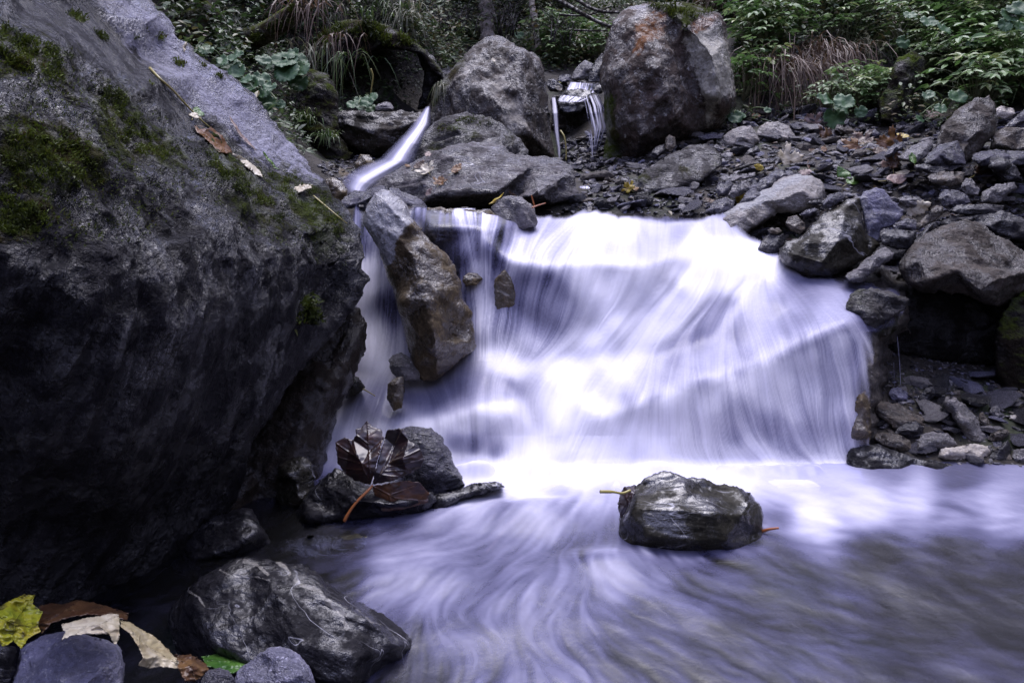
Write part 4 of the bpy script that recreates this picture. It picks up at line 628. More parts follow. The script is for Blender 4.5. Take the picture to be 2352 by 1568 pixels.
 (4, 'dark angular stone left of the leaning brown slab', 'slateb', [(1408, 385), (1420, 350), (1470, 300), (1530, 283), (1562, 310), (1480, 362), (1430, 390)], 3.15, dict(seed=88)),
 (4, 'pale striped slab sloping up to the leaning brown slab', 'slateg', [(1498, 390), (1560, 340), (1640, 290), (1720, 263), (1742, 310), (1690, 382), (1620, 425), (1530, 412)], 3.1, dict(lean=.9, seed=89, strata=.4)),
 (4, 'grey block on the back rim of the scree', 'slateb', [(1268, 240), (1290, 198), (1350, 198), (1387, 230), (1340, 258)], 3.9, dict(seed=90)),
 (4, 'brown angular stone on the back rim of the scree', 'ochre', [(1073, 205), (1092, 163), (1180, 180), (1227, 215), (1150, 233)], 3.95, dict(seed=91)),
 (4, 'long dark flat stone near the tall reddish boulder', 'slateb', [(148, 248), (180, 232), (250, 218), (332, 224), (312, 262), (190, 273)], 3.85, dict(lean=1.2, seed=92)),
 (4, 'small light oval stone left of the pale lumpy boulder', 'slateg', [(238, 312), (280, 298), (332, 325), (322, 352), (260, 337)], 3.6, dict(seed=93)),
 (4, 'dark stone just below the pale lumpy boulder', 'slate', [(458, 375), (500, 328), (560, 312), (577, 350), (520, 388)], 3.5, dict(seed=94)),
 (3, 'upright tan pebble at the foot of the tall reddish boulder', 'ochre', [(232, 889), (240, 812), (262, 794), (296, 810), (302, 862), (270, 897)], 3.65, dict(seed=95)),
 (3, 'dark stone behind the upright tan pebble', 'slate', [(148, 920), (160, 885), (190, 862), (232, 850), (238, 900), (180, 940)], 3.6, dict(seed=96)),
 (3, 'black slate on the highest point of the scree', 'slate', [(858, 700), (900, 665), (960, 630), (1062, 620), (1050, 652), (960, 682), (870, 716)], 4.5, dict(seed=97)),
 (3, 'long black slate lying behind the larger pale boulder', 'slate', [(978, 745), (1000, 730), (1100, 735), (1180, 765), (1140, 785), (1040, 780)], 4.1, dict(seed=98, lean=1)),
 (3, 'small white-topped stone on the long black slate', 'white', [(1128, 745), (1140, 725), (1185, 725), (1197, 745), (1160, 756)], 4.05, dict(seed=99)),
 # hollow at the right
 (8, 'broad reddish-grey wet slab slanting at the foot of the hollow', 'ochre', [(898, 1120), (920, 1105), (1010, 1104), (1110, 1130), (1200, 1180), (1255, 1222), (1240, 1256), (1090, 1290), (1000, 1230), (920, 1160)], 1.98, dict(lean=1, seed=100)),
 (8, 'long pale stone standing on end, right of the hollow floor', 'slateg', [(1368, 1120), (1380, 1080), (1450, 1083), (1520, 1140), (1600, 1230), (1642, 1345), (1600, 1378), (1520, 1358), (1460, 1262), (1420, 1182)], 1.92, dict(lean=.6, seed=101)),
 (8, 'cream white quartz stone at the water edge, right', 'white', [(1333, 1455), (1350, 1400), (1450, 1385), (1560, 1368), (1650, 1384), (1667, 1420), (1605, 1510), (1500, 1500), (1380, 1475)], 1.82, dict(seed=102, amp=.05)),
 (8, 'squat green-grey stone left of the white quartz', 'slateg', [(1198, 1415), (1205, 1370), (1225, 1312), (1300, 1293), (1400, 1310), (1462, 1372), (1420, 1400), (1300, 1408), (1220, 1426)], 1.88, dict(seed=103)),
 (8, 'low brown-grey stone above the glistening ledge', 'ochre', [(928, 1345), (940, 1315), (985, 1298), (1080, 1308), (1160, 1350), (1178, 1412), (1100, 1426), (1000, 1388)], 1.86, dict(seed=104)),
 (8, 'blue shiny wet stone in the middle of the pile', 'slate', [(1058, 1310), (1080, 1270), (1130, 1240), (1200, 1223), (1252, 1270), (1232, 1315), (1140, 1326)], 1.9, dict(seed=105)),
 (8, 'black pointed stone right of the white quartz', 'slate', [(1608, 1510), (1640, 1460), (1680, 1420), (1780, 1338), (1802, 1400), (1782, 1485), (1700, 1515)], 1.83, dict(seed=106)),
 (8, 'slender tan stone standing beside the long pale one', 'ochre', [(1588, 1215), (1595, 1180), (1618, 1172), (1645, 1210), (1682, 1290), (1662, 1314), (1610, 1262)], 1.97, dict(seed=107)),
 (8, 'tan-grey stone behind the black pointed one', 'ochre', [(1646, 1345), (1665, 1310), (1705, 1288), (1770, 1278), (1792, 1300), (1742, 1348), (1680, 1358)], 1.9, dict(seed=108)),
 (8, 'pale grey stone at the right edge of the water', 'slateg', [(1798, 1450), (1810, 1408), (1875, 1400), (1980, 1420), (1980, 1510), (1820, 1496)], 1.83, dict(seed=109)),
 (8, 'glistening wet ledge at the waterline under the stone pile', 'wet', [(760, 1440), (780, 1400), (850, 1370), (960, 1368), (1060, 1408), (1200, 1458), (1350, 1488), (1530, 1512), (1500, 1560), (1100, 1590), (850, 1580), (770, 1500)], 1.76, dict(lean=.9, seed=110, amp=.05, bulge=.12)),
 (8, 'light angular stone high in the right of the pile', 'slateg', [(1655, 1175), (1670, 1140), (1705, 1128), (1752, 1190), (1705, 1214)], 2.02, dict(seed=111)),
 (8, 'flat purple-sheened stone where the trickle lands', 'violet', [(1025, 1060), (1040, 1025), (1085, 1012), (1150, 1050), (1142, 1098), (1050, 1102)], 2.06, dict(seed=112)),
 (8, 'black flat stone right of the landing trickle', 'slate', [(1198, 1112), (1225, 1060), (1255, 1020), (1312, 1008), (1332, 1060), (1260, 1124)], 2.06, dict(seed=113)),
 (8, 'small pink-white pebble at the right edge of the pile', 'white', [(1780, 1215), (1790, 1190), (1820, 1188), (1842, 1208), (1815, 1228)], 2.0, dict(seed=114)),
 (8, 'dark rounded rock at the right edge closing the hollow', 'dmossy', [(1690, 800), (1700, 650), (1735, 560), (1780, 500), (1875, 400), (2050, 300), (2050, 1150), (1900, 1100), (1760, 1040), (1700, 930)], 2.12, dict(lean=.2, seed=115, bulge=.15)),
 (8, 'black shale wall at the back of the dark hollow', 'cave', [(1080, 500), (1150, 440), (1400, 420), (1700, 500), (1950, 480), (1950, 900), (1700, 880), (1300, 850), (1050, 800), (1020, 650)], 2.55, dict(lean=.1, seed=131, bulge=.05)),  # added to cover the lit bank; its black stands for shade
 (8, 'knobbly wet mossy edge of the slab overhanging the dark hollow', 'mossy', [(760, 520), (790, 430), (850, 398), (960, 400), (1060, 430), (1148, 470), (1122, 540), (1040, 590), (970, 625), (905, 700), (868, 820), (830, 740), (800, 620)], 1.98, dict(lean=.5, seed=132, amp=.09, bulge=.22, facet=.9)),
 (8, 'dark wet rock face at the right side of the falls', 'wetmoss', [(800, 700), (870, 640), (930, 700), (945, 850), (930, 1000), (935, 1150), (900, 1300), (820, 1330), (790, 1100)], 1.93, dict(lean=.15, seed=133, amp=.07, bulge=.15, facet=.8)),
 (8, 'brown water-worn rock at the right foot of the falls', 'tan', [(770, 1300), (800, 1180), (830, 1060), (880, 1040), (910, 1100), (920, 1250), (905, 1380), (830, 1400), (780, 1380)], 1.84, dict(lean=.3, seed=116)),
 (4, 'wet black stone jammed beneath the pale wedge', 'slate', [(560, 1000), (590, 930), (640, 900), (730, 900), (745, 960), (700, 1030), (620, 1040)], 2.5, dict(seed=117)),
 (4, 'small oval tan stone under the pale wedge', 'ochre', [(622, 875), (650, 858), (700, 862), (722, 885), (690, 905), (640, 898)], 2.52, dict(seed=118)),
 (4, 'brown striped stone tucked between wedge and triangular boulder', 'ochre', [(740, 830), (760, 790), (820, 775), (872, 830), (880, 870), (840, 905), (780, 880)], 2.52, dict(seed=119)),
 (4, 'dark narrow slate right under the pale wedge', 'slateb', [(835, 775), (880, 740), (940, 725), (965, 740), (930, 775), (870, 795)], 2.56, dict(seed=120)),
 (4, 'black slate above the narrow slate by the triangular boulder', 'slate', [(890, 700), (900, 680), (980, 672), (1000, 690), (960, 712)], 2.62, dict(seed=121)),
 (4, 'grey tilted stone on the shoulder of the triangular boulder', 'slateb', [(985, 690), (1040, 640), (1110, 620), (1160, 640), (1120, 680), (1050, 725), (1000, 735)], 2.5, dict(seed=122)),
]
TALL = K(3, [(-130, 1010), (-100, 800), (-125, 620), (-120, 560), (-150, 480), (-140, 390), (-110, 250), (-70, 130), (0, 65), (40, 45), (75, 38), (180, 20), (250, 15), (330, 8), (420, 20), (500, 60), (560, 80), (590, 130), (600, 230), (630, 420), (650, 560), (640, 640), (590, 700), (560, 740), (440, 790), (300, 850), (200, 900), (60, 990)])
make_rock('boulder', 'tall reddish-brown boulder at upper right with orange lichen, moss cap and a pale right lobe', 'wall', TALL, 4.0, lean=.15, seed=10, amp=.03, thick=.7, edge=.3,
          inner=[tuple(p) for p in K(3, [(100, 200, -.2), (40, 500, -.28), (200, 400, -.32), (100, 800, -.3), (300, 700, -.26), (300, 240, -.14), (380, 420, -.12), (410, 620, -.1), (430, 200, -.2), (520, 330, -.26), (530, 560, -.22), (350, 150, -.2)])],
          tint=[(2, K(3, [(60, 120), (170, 60), (240, 90), (230, 200), (130, 260), (80, 330), (40, 300)]), 26), (2, K(3, [(420, 90), (540, 90), (520, 140), (430, 180), (380, 200)]), 24), (0, K(3, [(350, 240), (440, 150), (560, 150), (610, 300), (640, 560), (560, 560), (500, 740), (470, 600), (400, 400)]), 40),
                (1, K(3, [(120, -10), (560, -10), (560, 60), (440, 80), (350, 160), (260, 80), (180, 40)]), 26), (1, K(3, [(-140, 560), (-60, 560), (0, 1000), (-140, 1020)]), 40)])
SPLIT = {}
for n, label, mat, pts, Y, kw in R:
    kw = dict(kw); P = K(n, pts)
    if kw.get('inner'): kw['inner'] = [tuple(p) for p in K(n, kw['inner'])]
    if kw.get('tint'): kw['tint'] = [(c, K(n, pl), s) for c, pl, s in kw['tint']]
    word = 'boulder' if 'boulder' in label.split(' with ')[0].split(' behind ')[0].split(' in front ')[0].split(' beside')[0] and not label.startswith(('flat', 'black', 'ochre')) else 'stone'
    a = np.array(P); sz = math.sqrt(np.ptp(a[:, 0])*np.ptp(a[:, 1]))
    if word == 'stone' and sz > 120: word = 'rock'
    kw.setdefault('grain', (.95, 0, -.2)); kw.setdefault('amp', .035)
    if n in (3, 4, 8):
        q_ = np.array(P); h_ = hit(q_[:, 0], q_[:, 1])[:, 1]; yb_ = q_[:, 1].max(); yc_ = Y+kw.get('lean', .5)*(yb_-q_[:, 1])/FP*Y; d_ = np.nan_to_num(yc_-h_+.015, nan=-1); d_ = d_[(q_[:, 0] < 2330) & (q_[:, 1] < 1060)]
        if len(d_): Y = Y-float(np.clip(np.percentile(d_, 70), 0, .4))
    SPLIT[label] = make_rock(word, label, mat, P, Y, **kw)
# block under the thin veil of the upper left fall
make_rock('rock', 'square brown block with a film of water over its face, left of the main falls', 'tan', K(5, [(765, 300), (770, 250), (800, 208), (900, 206), (1000, 212), (1200, 222), (1250, 237), (1317, 290), (1292, 350), (1272, 400), (1300, 450), (1282, 520), (1240, 620), (1180, 700), (1000, 690), (920, 560), (840, 440), (775, 350)]), 2.42, lean=.45, bulge=.12, seed=16, edge=.14, thick=.35)
# ---------------------------------------------------------------- loose stones
import bmesh
def ico(sub):
    bm = bmesh.new(); bmesh.ops.create_icosphere(bm, subdivisions=sub, radius=1); V = np.array([v.co[:] for v in bm.verts]); F = np.array([[v.index for v in f.verts] for f in bm.faces]); bm.free(); return V, F
I4, I2, I1 = ico(4), ico(2), ico(1)
def stone_shape(seed, base, flat=.45, detail=True):
    rng = np.random.RandomState(seed); D, F = base; n = rng.randn(8, 3); n /= np.linalg.norm(n, axis=1)[:, None]
    n = np.concatenate([n, [[0, 0, 1], [0, 0, -1], [.2, .1, .95]]]); h = rng.uniform(.42, .95, len(n)); dt = D@n.T
    r = np.min(np.where(dt > .08, h/np.maximum(dt, .08), 9), 1); V = D*np.minimum(r, 1.5)[:, None]*np.array([1, rng.uniform(.55, .8), flat*rng.uniform(.8, 1.3)])
    if detail: V = V+D*(fbm(V*2.5+seed, 4, .55)*.06+rfbm(V*5+seed, 3)*.03)[:, None]
    return V/np.ptp(V[:, 0])*1., F
SM = ['slate', 'slateb', 'slateg', 'slateg', 'ochre', 'slate', 'slateb', 'violet', 'slateb', 'slate', 'slateg', 'slateb']
def smat(name): return M[name]
# small copies need finer grain than the boulders: same rock, finer pattern
FM = {k: rock_mat('pebble_'+k, c1, c2, rough=r_, grain=(1, 0, .1), gs=4, scale=3., spec=.6, veins=v_) for k, c1, c2, r_, v_ in [('slate', (.008, .008, .011), (.03, .03, .038), (.12, .42), 0), ('slateb', (.03, .031, .043), (.105, .106, .14), (.14, .5), .7), ('slateg', (.08, .08, .09), (.25, .247, .265), (.3, .55), 0), ('ochre', (.04, .036, .032), (.125, .11, .097), (.3, .55), 0), ('violet', (.08, .08, .115), (.19, .19, .26), (.3, .55), 0)]}
PM = {}
for mt in FM:
    for k in range(3):
        V, F = stone_shape(100+list(FM).index(mt)*10+k, I4 if k == 0 else ico(3), [.3, .42, .24][k]); PM[mt, k] = mesh('stone', V, F, attrs={'tint': np.zeros((len(V), 3))}, mats=[FM[mt]], smooth=False)
HERO = [K(n, p) for n, _, _, p, *_ in R]+[TALL, BIG, UND]
def in_hero(px, py):
    r_ = np.zeros(len(px), bool)
    for p in HERO: r_ |= inside(px, py, p)
    return r_
SCREE = [(1235, 495), (1335, 468), (1345, 410), (1420, 398), (1480, 388), (1560, 335), (1690, 275), (1860, 250), (2000, 284), (2200, 272), (2460, 250), (2460, 560), (2060, 672), (1960, 660), (1800, 606), (1740, 570), (1690, 515), (1620, 500), (1400, 488)]
PILE = [(1985, 1068), (1998, 960), (2060, 900), (2200, 868), (2420, 880), (2420, 1075), (2100, 1072)]
FARG = [(1262, 168), (1290, 160), (1400, 175), (1390, 205), (1300, 215), (1270, 205)]
BACKS = [(1285, 330), (1400, 300), (1500, 340), (1480, 392), (1430, 402), (1340, 415), (1290, 390)]
BANKL = [(730, 380), (800, 340), (870, 330), (850, 400), (800, 420), (760, 430)]
def sample(poly, n, rng):
    P = np.array(poly); o = np.zeros((0, 2))
    while len(o) < n:
        q_ = np.stack([rng.uniform(P[:, 0].min(), P[:, 0].max(), n*3), rng.uniform(P[:, 1].min(), P[:, 1].max(), n*3)], 1); o = np.concatenate([o, q_[inside(q_[:, 0], q_[:, 1], poly)]])
    return o[:n]
CW = {'slate': 'black', 'slateb': 'blue-grey', 'slateg': 'light grey', 'ochre': 'tan', 'violet': 'violet-grey'}
rng = np.random.RandomState(21); placed = []
def place_stones(poly, n, smin, smax, where, grp, y0=1.6):
    c_ = sample(poly, n*8, rng); c_ = c_[~in_hero(c_[:, 0], c_[:, 1]+4)]; H_ = hit(c_[:, 0], c_[:, 1], y0); k = 0
    for (x, y), h in zip(c_, H_):
        if k >= n: break
        if np.isnan(h[0]): continue
        s = (smin+(smax-smin)*rng.rand()**1.3)*(.55+.45*(y-250)/350 if poly is SCREE else 1)
        if any((x-a)**2+((y-b_)*1.8)**2 < ((s+s2)*.27)**2 for a, b_, s2 in placed): continue
        placed.append((x, y, s)); mt = SM[rng.randint(len(SM))]; W = s/FP*h[1]*1.05
        o = bpy.data.objects.new('stone', PM[mt, rng.randint(3)]); C.objects.link(o); z_ = G(h[0], h[1]+W*.2)
        o.location = (h[0], h[1]+W*.2, float(z_)+W*.10); o.scale = (W, W*rng.uniform(.8, 1.3), W*rng.uniform(.9, 1.5)); o.rotation_euler = (rng.normal(0, .22), rng.normal(0, .3), rng.uniform(-1.2, 1.2)+(math.pi if rng.rand() < .5 else 0))
        tag(o, '%s stone %s' % (CW[mt], where), 'stone', grp+', '+CW[mt]); k += 1
place_stones(SCREE, 205, 32, 98, 'among many like it in the slate scree on the right bank', 'loose stones of the scree')
place_stones(PILE, 42, 34, 84, 'among many like it in the wet pile below the dark hollow', 'loose stones of the wet pile')
place_stones(BACKS, 14, 24, 46, 'beside the small stream behind the broad boulder', 'stones of the small stream', 3.1)
place_stones(FARG, 8, 12, 22, 'in the gravel above the far step', 'stones above the far step', 3.)
def gravel(name, label, poly, n, smin, smax, y0=1.6, seed=1, mats=('slate', 'slateb', 'slateg', 'ochre', 'violet')):
    rng = np.random.RandomState(seed); c_ = sample(poly, n, rng); H_ = hit(c_[:, 0], c_[:, 1], y0); ok = ~np.isnan(H_[:, 0]); H_, c_ = H_[ok], c_[ok]
    sh = [stone_shape(300+i, I2 if smax > 14 else I1, .45, False) for i in range(8)]; VV, FF, MI = [], [], []; off = 0
    for h, (x, y) in zip(H_, c_):
        V, F = sh[rng.randint(8)]; s = (smin+(smax-smin)*rng.rand()**2)/FP*h[1]; a = rng.uniform(0, 6.28); t_ = rng.normal(0, .35); ca, sa, ct, st_ = math.cos(a), math.sin(a), math.cos(t_), math.sin(t_)
        Rm = np.array([[ca, -sa, 0], [sa, ca, 0], [0, 0, 1]])@np.array([[ct, 0, st_], [0, 1, 0], [-st_, 0, ct]]); V2 = V@Rm.T*s+h+np.array([0, 0, s*.12]); VV.append(V2); FF.append(F+off); off += len(V); MI.append(np.full(len(F), rng.choice(len(mats), p=[.3, .3, .2, .12, .08])))
    V, F = np.concatenate(VV), np.concatenate(FF)
    return tag(obj(name, V, F, [FM[m_] for m_ in mats], mi=np.concatenate(MI), smooth=False, attrs={'tint': np.zeros((len(V), 3))}), label, None, None, 'stuff')
gravel('gravel', 'bed of small slate chips between the stones of the scree', SCREE, 4200, 9, 30, seed=2)
gravel('gravel', 'slate chips of the bank further to the right', [(2460, 250), (3000, 230), (3000, 620), (2460, 560)], 900, 14, 50, seed=12)
gravel('gravel', 'wet stones along the right shore', [(2400, 880), (3000, 860), (3000, 1080), (2400, 1072)], 500, 14, 60, seed=13)
gravel('gravel', 'fine wet gravel under the pile at the foot of the hollow', PILE, 900, 8, 26, seed=3)
gravel('gravel', 'crumbled shale of the dark bank inside the hollow', [(1985, 905), (1990, 800), (2150, 790), (2350, 850), (2400, 900), (2200, 905)], 1500, 5, 15, seed=4)
gravel('gravel', 'gravel around the far step and the far stream', FARG+[(1400, 150)], 250, 5, 14, 3., 5)
gravel('gravel', 'pebbles along the small stream behind the broad boulder', BACKS, 420, 8, 30, 3.1, 7)
gravel('gravel', 'pebbles on the left bank beside the chute', BANKL, 300, 6, 18, 2.4, 6)
# ---------------------------------------------------------------- leaves
def leaf_mat(name, cols, rough=.38, trans=.25, spots=0., spot=(.05, .02, .01), spec=.5, bump=.6):
    m, t = nodes(name); b = NB(t); tc = b.n('ShaderNodeTexCoord').outputs['Object']; r_ = b.n('ShaderNodeAttribute', attribute_name='rnd').outputs['Fac']
    cr = b.n('ShaderNodeValToRGB', {0: b.mul(r_, b.mul(b.mul(b.noise(tc, 6, 2), .5, 'SUBTRACT'), .3), 'ADD')}); e = cr.color_ramp.elements
    while len(e) < len(cols): e.new(.5)
    for i, c_ in enumerate(cols): e[i].position = i/(len(cols)-1); e[i].color = tuple(c_)+(1,)
    col = cr.outputs[0]
    if spots: col = b.mix(b.mul(b.mr(b.noise(tc, 45, 5, .7), .5, .58), spots), col, spot)
    vn = b.n('ShaderNodeAttribute', attribute_name='vein').outputs['Fac']; hh = b.mul(b.noise(tc, 60, 4, .6), b.mul(vn, 2.), 'ADD')
    col = b.mix(b.mul(b.mr(vn, .5, 1.), .35), col, (.25, .18, .08))
    bp = b.n('ShaderNodeBump', {'Strength': bump, 'Distance': .002, 'Height': hh}).outputs[0]
    p = b.n('ShaderNodeBsdfPrincipled', {'Base Color': col, 'Roughness': rough, 'Normal': bp, 'Specular IOR Level': spec}); tl = b.n('ShaderNodeBsdfTranslucent', {0: col})
    b.n('ShaderNodeOutputMaterial', {0: b.n('ShaderNodeMixShader', {0: trans, 1: p.outputs[0], 2: tl.outputs[0]}).outputs[0]}); return m
LM = {'brown': leaf_mat('leaf_brown', [(.035, .018, .009), (.085, .042, .018), (.18, .10, .04)], spots=.8), 'cream': leaf_mat('leaf_cream', [(.4, .34, .2), (.55, .5, .38), (.62, .58, .45)], spots=.25, spot=(.2, .12, .05)),
      'yellow': leaf_mat('leaf_yellow', [(.32, .22, .02), (.5, .38, .04), (.42, .36, .06)], spots=.6, spot=(.14, .06, .01)), 'yg': leaf_mat('leaf_yellow_green', [(.12, .17, .01), (.28, .3, .02), (.34, .28, .02)], spots=.8, spot=(.03, .02, .008)),
      'green': leaf_mat('leaf_green', [(.03, .09, .015), (.08, .17, .03), (.14, .24, .05)], rough=.3), 'pink': leaf_mat('leaf_pinkish', [(.16, .10, .09), (.28, .2, .17), (.36, .28, .24)], spots=.3),
      'orange': leaf_mat('leaf_orange', [(.09, .035, .008), (.18, .08, .015), (.26, .14, .03)], spots=.6), 'hero': leaf_mat('leaf_wet_brown', [(.012, .008, .011), (.03, .014, .013), (.085, .033, .013)], bump=.25, rough=.3, trans=.04, spec=.6, spots=.6, spot=(.012, .006, .004)),
      'stalk': leaf_mat('leaf_stalk', [(.2, .06, .02), (.3, .1, .03), (.3, .2, .05)], rough=.3, trans=0.), 'ystalk': leaf_mat('leaf_stalk_pale', [(.2, .16, .05), (.3, .26, .08), (.34, .3, .1)], trans=0.)}
GRN = {'herb': leaf_mat('herb_leaf', [(.035, .075, .02), (.075, .155, .04), (.13, .23, .065), (.2, .28, .13), (.25, .27, .07)], rough=.45, trans=.3), 'butter': leaf_mat('butterbur_leaf', [(.03, .08, .025), (.05, .12, .04), (.09, .17, .075)], rough=.48, trans=.3),
       'under': leaf_mat('undergrowth_leaf', [(.014, .026, .010), (.035, .065, .02), (.065, .11, .032), (.11, .15, .06), (.14, .12, .04), (.08, .045, .025)], rough=.4, trans=.25), 'grassg': leaf_mat('grass_green', [(.03, .07, .015), (.08, .14, .03), (.16, .19, .07)], rough=.45),
       'grassb': leaf_mat('grass_dry', [(.05, .03, .018), (.12, .075, .045), (.2, .14, .09)], rough=.5), 'grassm': leaf_mat('grass_pale', [(.05, .07, .03), (.14, .15, .08), (.24, .22, .14)], rough=.45), 'moss': leaf_mat('moss_tips', [(.015, .02, .004), (.05, .07, .008), (.11, .15, .015), (.06, .04, .012)], rough=.6, trans=.2)}
bark = rock_mat('bark', (.08, .07, .06), (.3, .27, .24), rough=(.6, .85), grain=(0, 0, 1), gs=6, scale=2.); barkm = rock_mat('bark_mossy', (.02, .015, .008), (.05, .04, .02), rough=(.6, .9), moss=2.2, scale=2., mosscol=(.13, .17, .015)); barkd = rock_mat('bark_dark', (.012, .01, .009), (.03, .026, .022), rough=(.5, .8), scale=2.)
MAPLE = [(0, 0), (.06, .02), (.3, -.10), (.42, -.02), (.5, -.05), (.47, .06), (.62, .16), (.5, .2), (.36, .26), (.52, .38), (.72, .44), (.7, .52), (.86, .62), (.7, .66), (.72, .74), (.52, .68), (.42, .66), (.3, .5), (.24, .52), (.28, .7), (.36, .82), (.24, .84), (.22, .94), (.1, .92), (0, 1.1)]
MAPLE = MAPLE+[(-x, y) for x, y in MAPLE[-2:0:-1]]
OVATE = [(0, 0), (.1, .06), (.2, .2), (.25, .4), (.22, .6), (.14, .8), (.05, .95), (0, 1.03), (-.05, .95), (-.14, .8), (-.22, .6), (-.25, .4), (-.2, .2), (-.1, .06)]
NARROW = [(0, 0), (.05, .1), (.09, .3), (.1, .5), (.07, .75), (0, 1.05), (-.07, .75), (-.1, .5), (-.09, .3), (-.05, .1)]
KIDNEY = [(0, .08)]+[(.5*math.sin(a)*(1+.05*(-1)**i), .42-.5*math.cos(a)*(1+.05*(-1)**i)) for i, a in enumerate(np.linspace(.35, 2*math.pi-.35, 30))]
LOBED = [(0, 0), (.1, .08), (.2, .1), (.16, .2), (.3, .26), (.22, .36), (.34, .44), (.24, .52), (.34, .62), (.22, .68), (.26, .8), (.14, .82), (.1, .95), (0, 1.02)]; LOBED = LOBED+[(-x, y) for x, y in LOBED[-2:0:-1]]
def leaf_mesh(shape, seed, curl=.3, cup=.2, veins=None, step=.12, wav=.05):
    rg = np.random.RandomState(seed); V, F, E, bd = fill([(x*100, y*100) for x, y in shape], step*100, 1, rg, .07); V = V/100
    vl = veins or {id(MAPLE): [(0, 1.05), (.78, .6), (-.78, .6), (.55, .08), (-.55, .08)]}.get(id(shape), [(0, 1.)]); d = np.full(len(V), 9.)
    for a in vl: d = np.minimum(d, dist_poly(V[:, 0], V[:, 1], [(0, 0), a], False))
    if id(shape) not in (id(MAPLE),):
        for yy in np.arange(.12, .9, .13):
            for sg in (1, -1): d = np.minimum(d, dist_poly(V[:, 0], V[:, 1], [(0, yy), (sg*.4, yy+.25)], False)*1.5)
    z = cup*(np.minimum(d, .12)-.06)*1.0+curl*((V[:, 1]-.5)**2*rg.uniform(.3, 1)+V[:, 0]**2*rg.uniform(-.6, 1.2))+wav*pn(np.stack([V[:, 0]*3+seed, V[:, 1]*3, np.zeros(len(V))], 1))*2
    return np.stack([V[:, 0], V[:, 1], z], 1), F, np.clip(1-d/.022, 0, 1)
def thick2(V, F, t_=.004):
    n = vnormals(V, F); n2 = len(V); E = np.sort(np.concatenate([F[:, [0, 1]], F[:, [1, 2]], F[:, [2, 0]]]), 1); Ed = np.concatenate([F[:, [0, 1]], F[:, [1, 2]], F[:, [2, 0]]])
    key = E[:, 0]*n2+E[:, 1]; u, ix, c_ = np.unique(key, return_index=True, return_counts=True); e = Ed[ix[c_ == 1]]
    return np.concatenate([V, V-n*t_]), np.concatenate([F, F[:, ::-1]+n2, np.stack([e[:, 1], e[:, 0], e[:, 0]+n2], 1), np.stack([e[:, 1], e[:, 0]+n2, e[:, 1]+n2], 1)])
def tube(P, R_, n=7):
    P = np.asarray(P, float); R_ = np.broadcast_to(np.asarray(R_, float), (len(P),)); T_ = np.gradient(P, axis=0); T_ /= np.linalg.norm(T_, axis=1)[:, None]+1e-9
    ref = np.array([.3, .2, 1.]) if abs(T_[0, 2]) < .9 else np.array([1., .1, 0]); A_ = np.cross(T_, ref); A_ /= np.linalg.norm(A_, axis=1)[:, None]; B_ = np.cross(T_, A_)
    a = np.linspace(0, 2*math.pi, n, endpoint=False); V = P[:, None]+R_[:, None, None]*(np.cos(a)[None, :, None]*A_[:, None]+np.sin(a)[None, :, None]*B_[:, None])
    F = []
    for i in range(len(P)-1):
        for j in range(n): k = (j+1) % n; F += [(i*n+j, i*n+k, (i+1)*n+k), (i*n+j, (i+1)*n+k, (i+1)*n+j)]
    for j in range(1, n-1): F += [(0, j+1, j), ((len(P)-1)*n, (len(P)-1)*n+j, (len(P)-1)*n+j+1)]
    return V.reshape(-1, 3), np.array(F)
def curve(P, n=16):
    P = np.asarray(P, float); 
    if len(P) < 3: return np.linspace(P[0], P[-1], n)
    Q = np.concatenate([[2*P[0]-P[1]], P, [2*P[-1]-P[-2]]]); out = []
    for i in range(len(P)-1):
        for t_ in np.linspace(0, 1, max(2, n//(len(P)-1)), endpoint=i == len(P)-2):
            a, b_, c_, d_ = Q[i:i+4]; out.append(.5*((2*b_)+(-a+c_)*t_+(2*a-5*b_+4*c_-d_)*t_**2+(-a+3*b_-3*c_+d_)*t_**3))
    return np.array(out)
bpy.context.view_layer.update(); DG = bpy.context.evaluated_depsgraph_get()
SKIP = ()
def surf(px, py):
    """first solid surface the sight line through px, py meets (place, normal)"""
    a, b_, c_ = rays(px, py); d_ = Vector((float(a), float(b_), float(c_))).normalized(); o = Vector((0, 0, CAMZ))
    for _ in range(6):
        ok, loc, nor, _, ob, _ = S.ray_cast(DG, o, d_)
        if not ok: return None
        if ob.name.startswith('water'): o = loc+d_*.004; continue
        if nor.dot(d_) > 0: nor = -nor
        return np.array(loc), np.array(nor), ob
def frame(nrm, ang):
    n = Vector(nrm).normalized(); right = Vector((1, 0, 0)); x = (right-n*right.dot(n)).normalized(); y = n.cross(x); c_, s_ = math.cos(ang), math.sin(ang)
    return np.array([x*c_+y*s_, y*c_-x*s_, n])
LP = {}
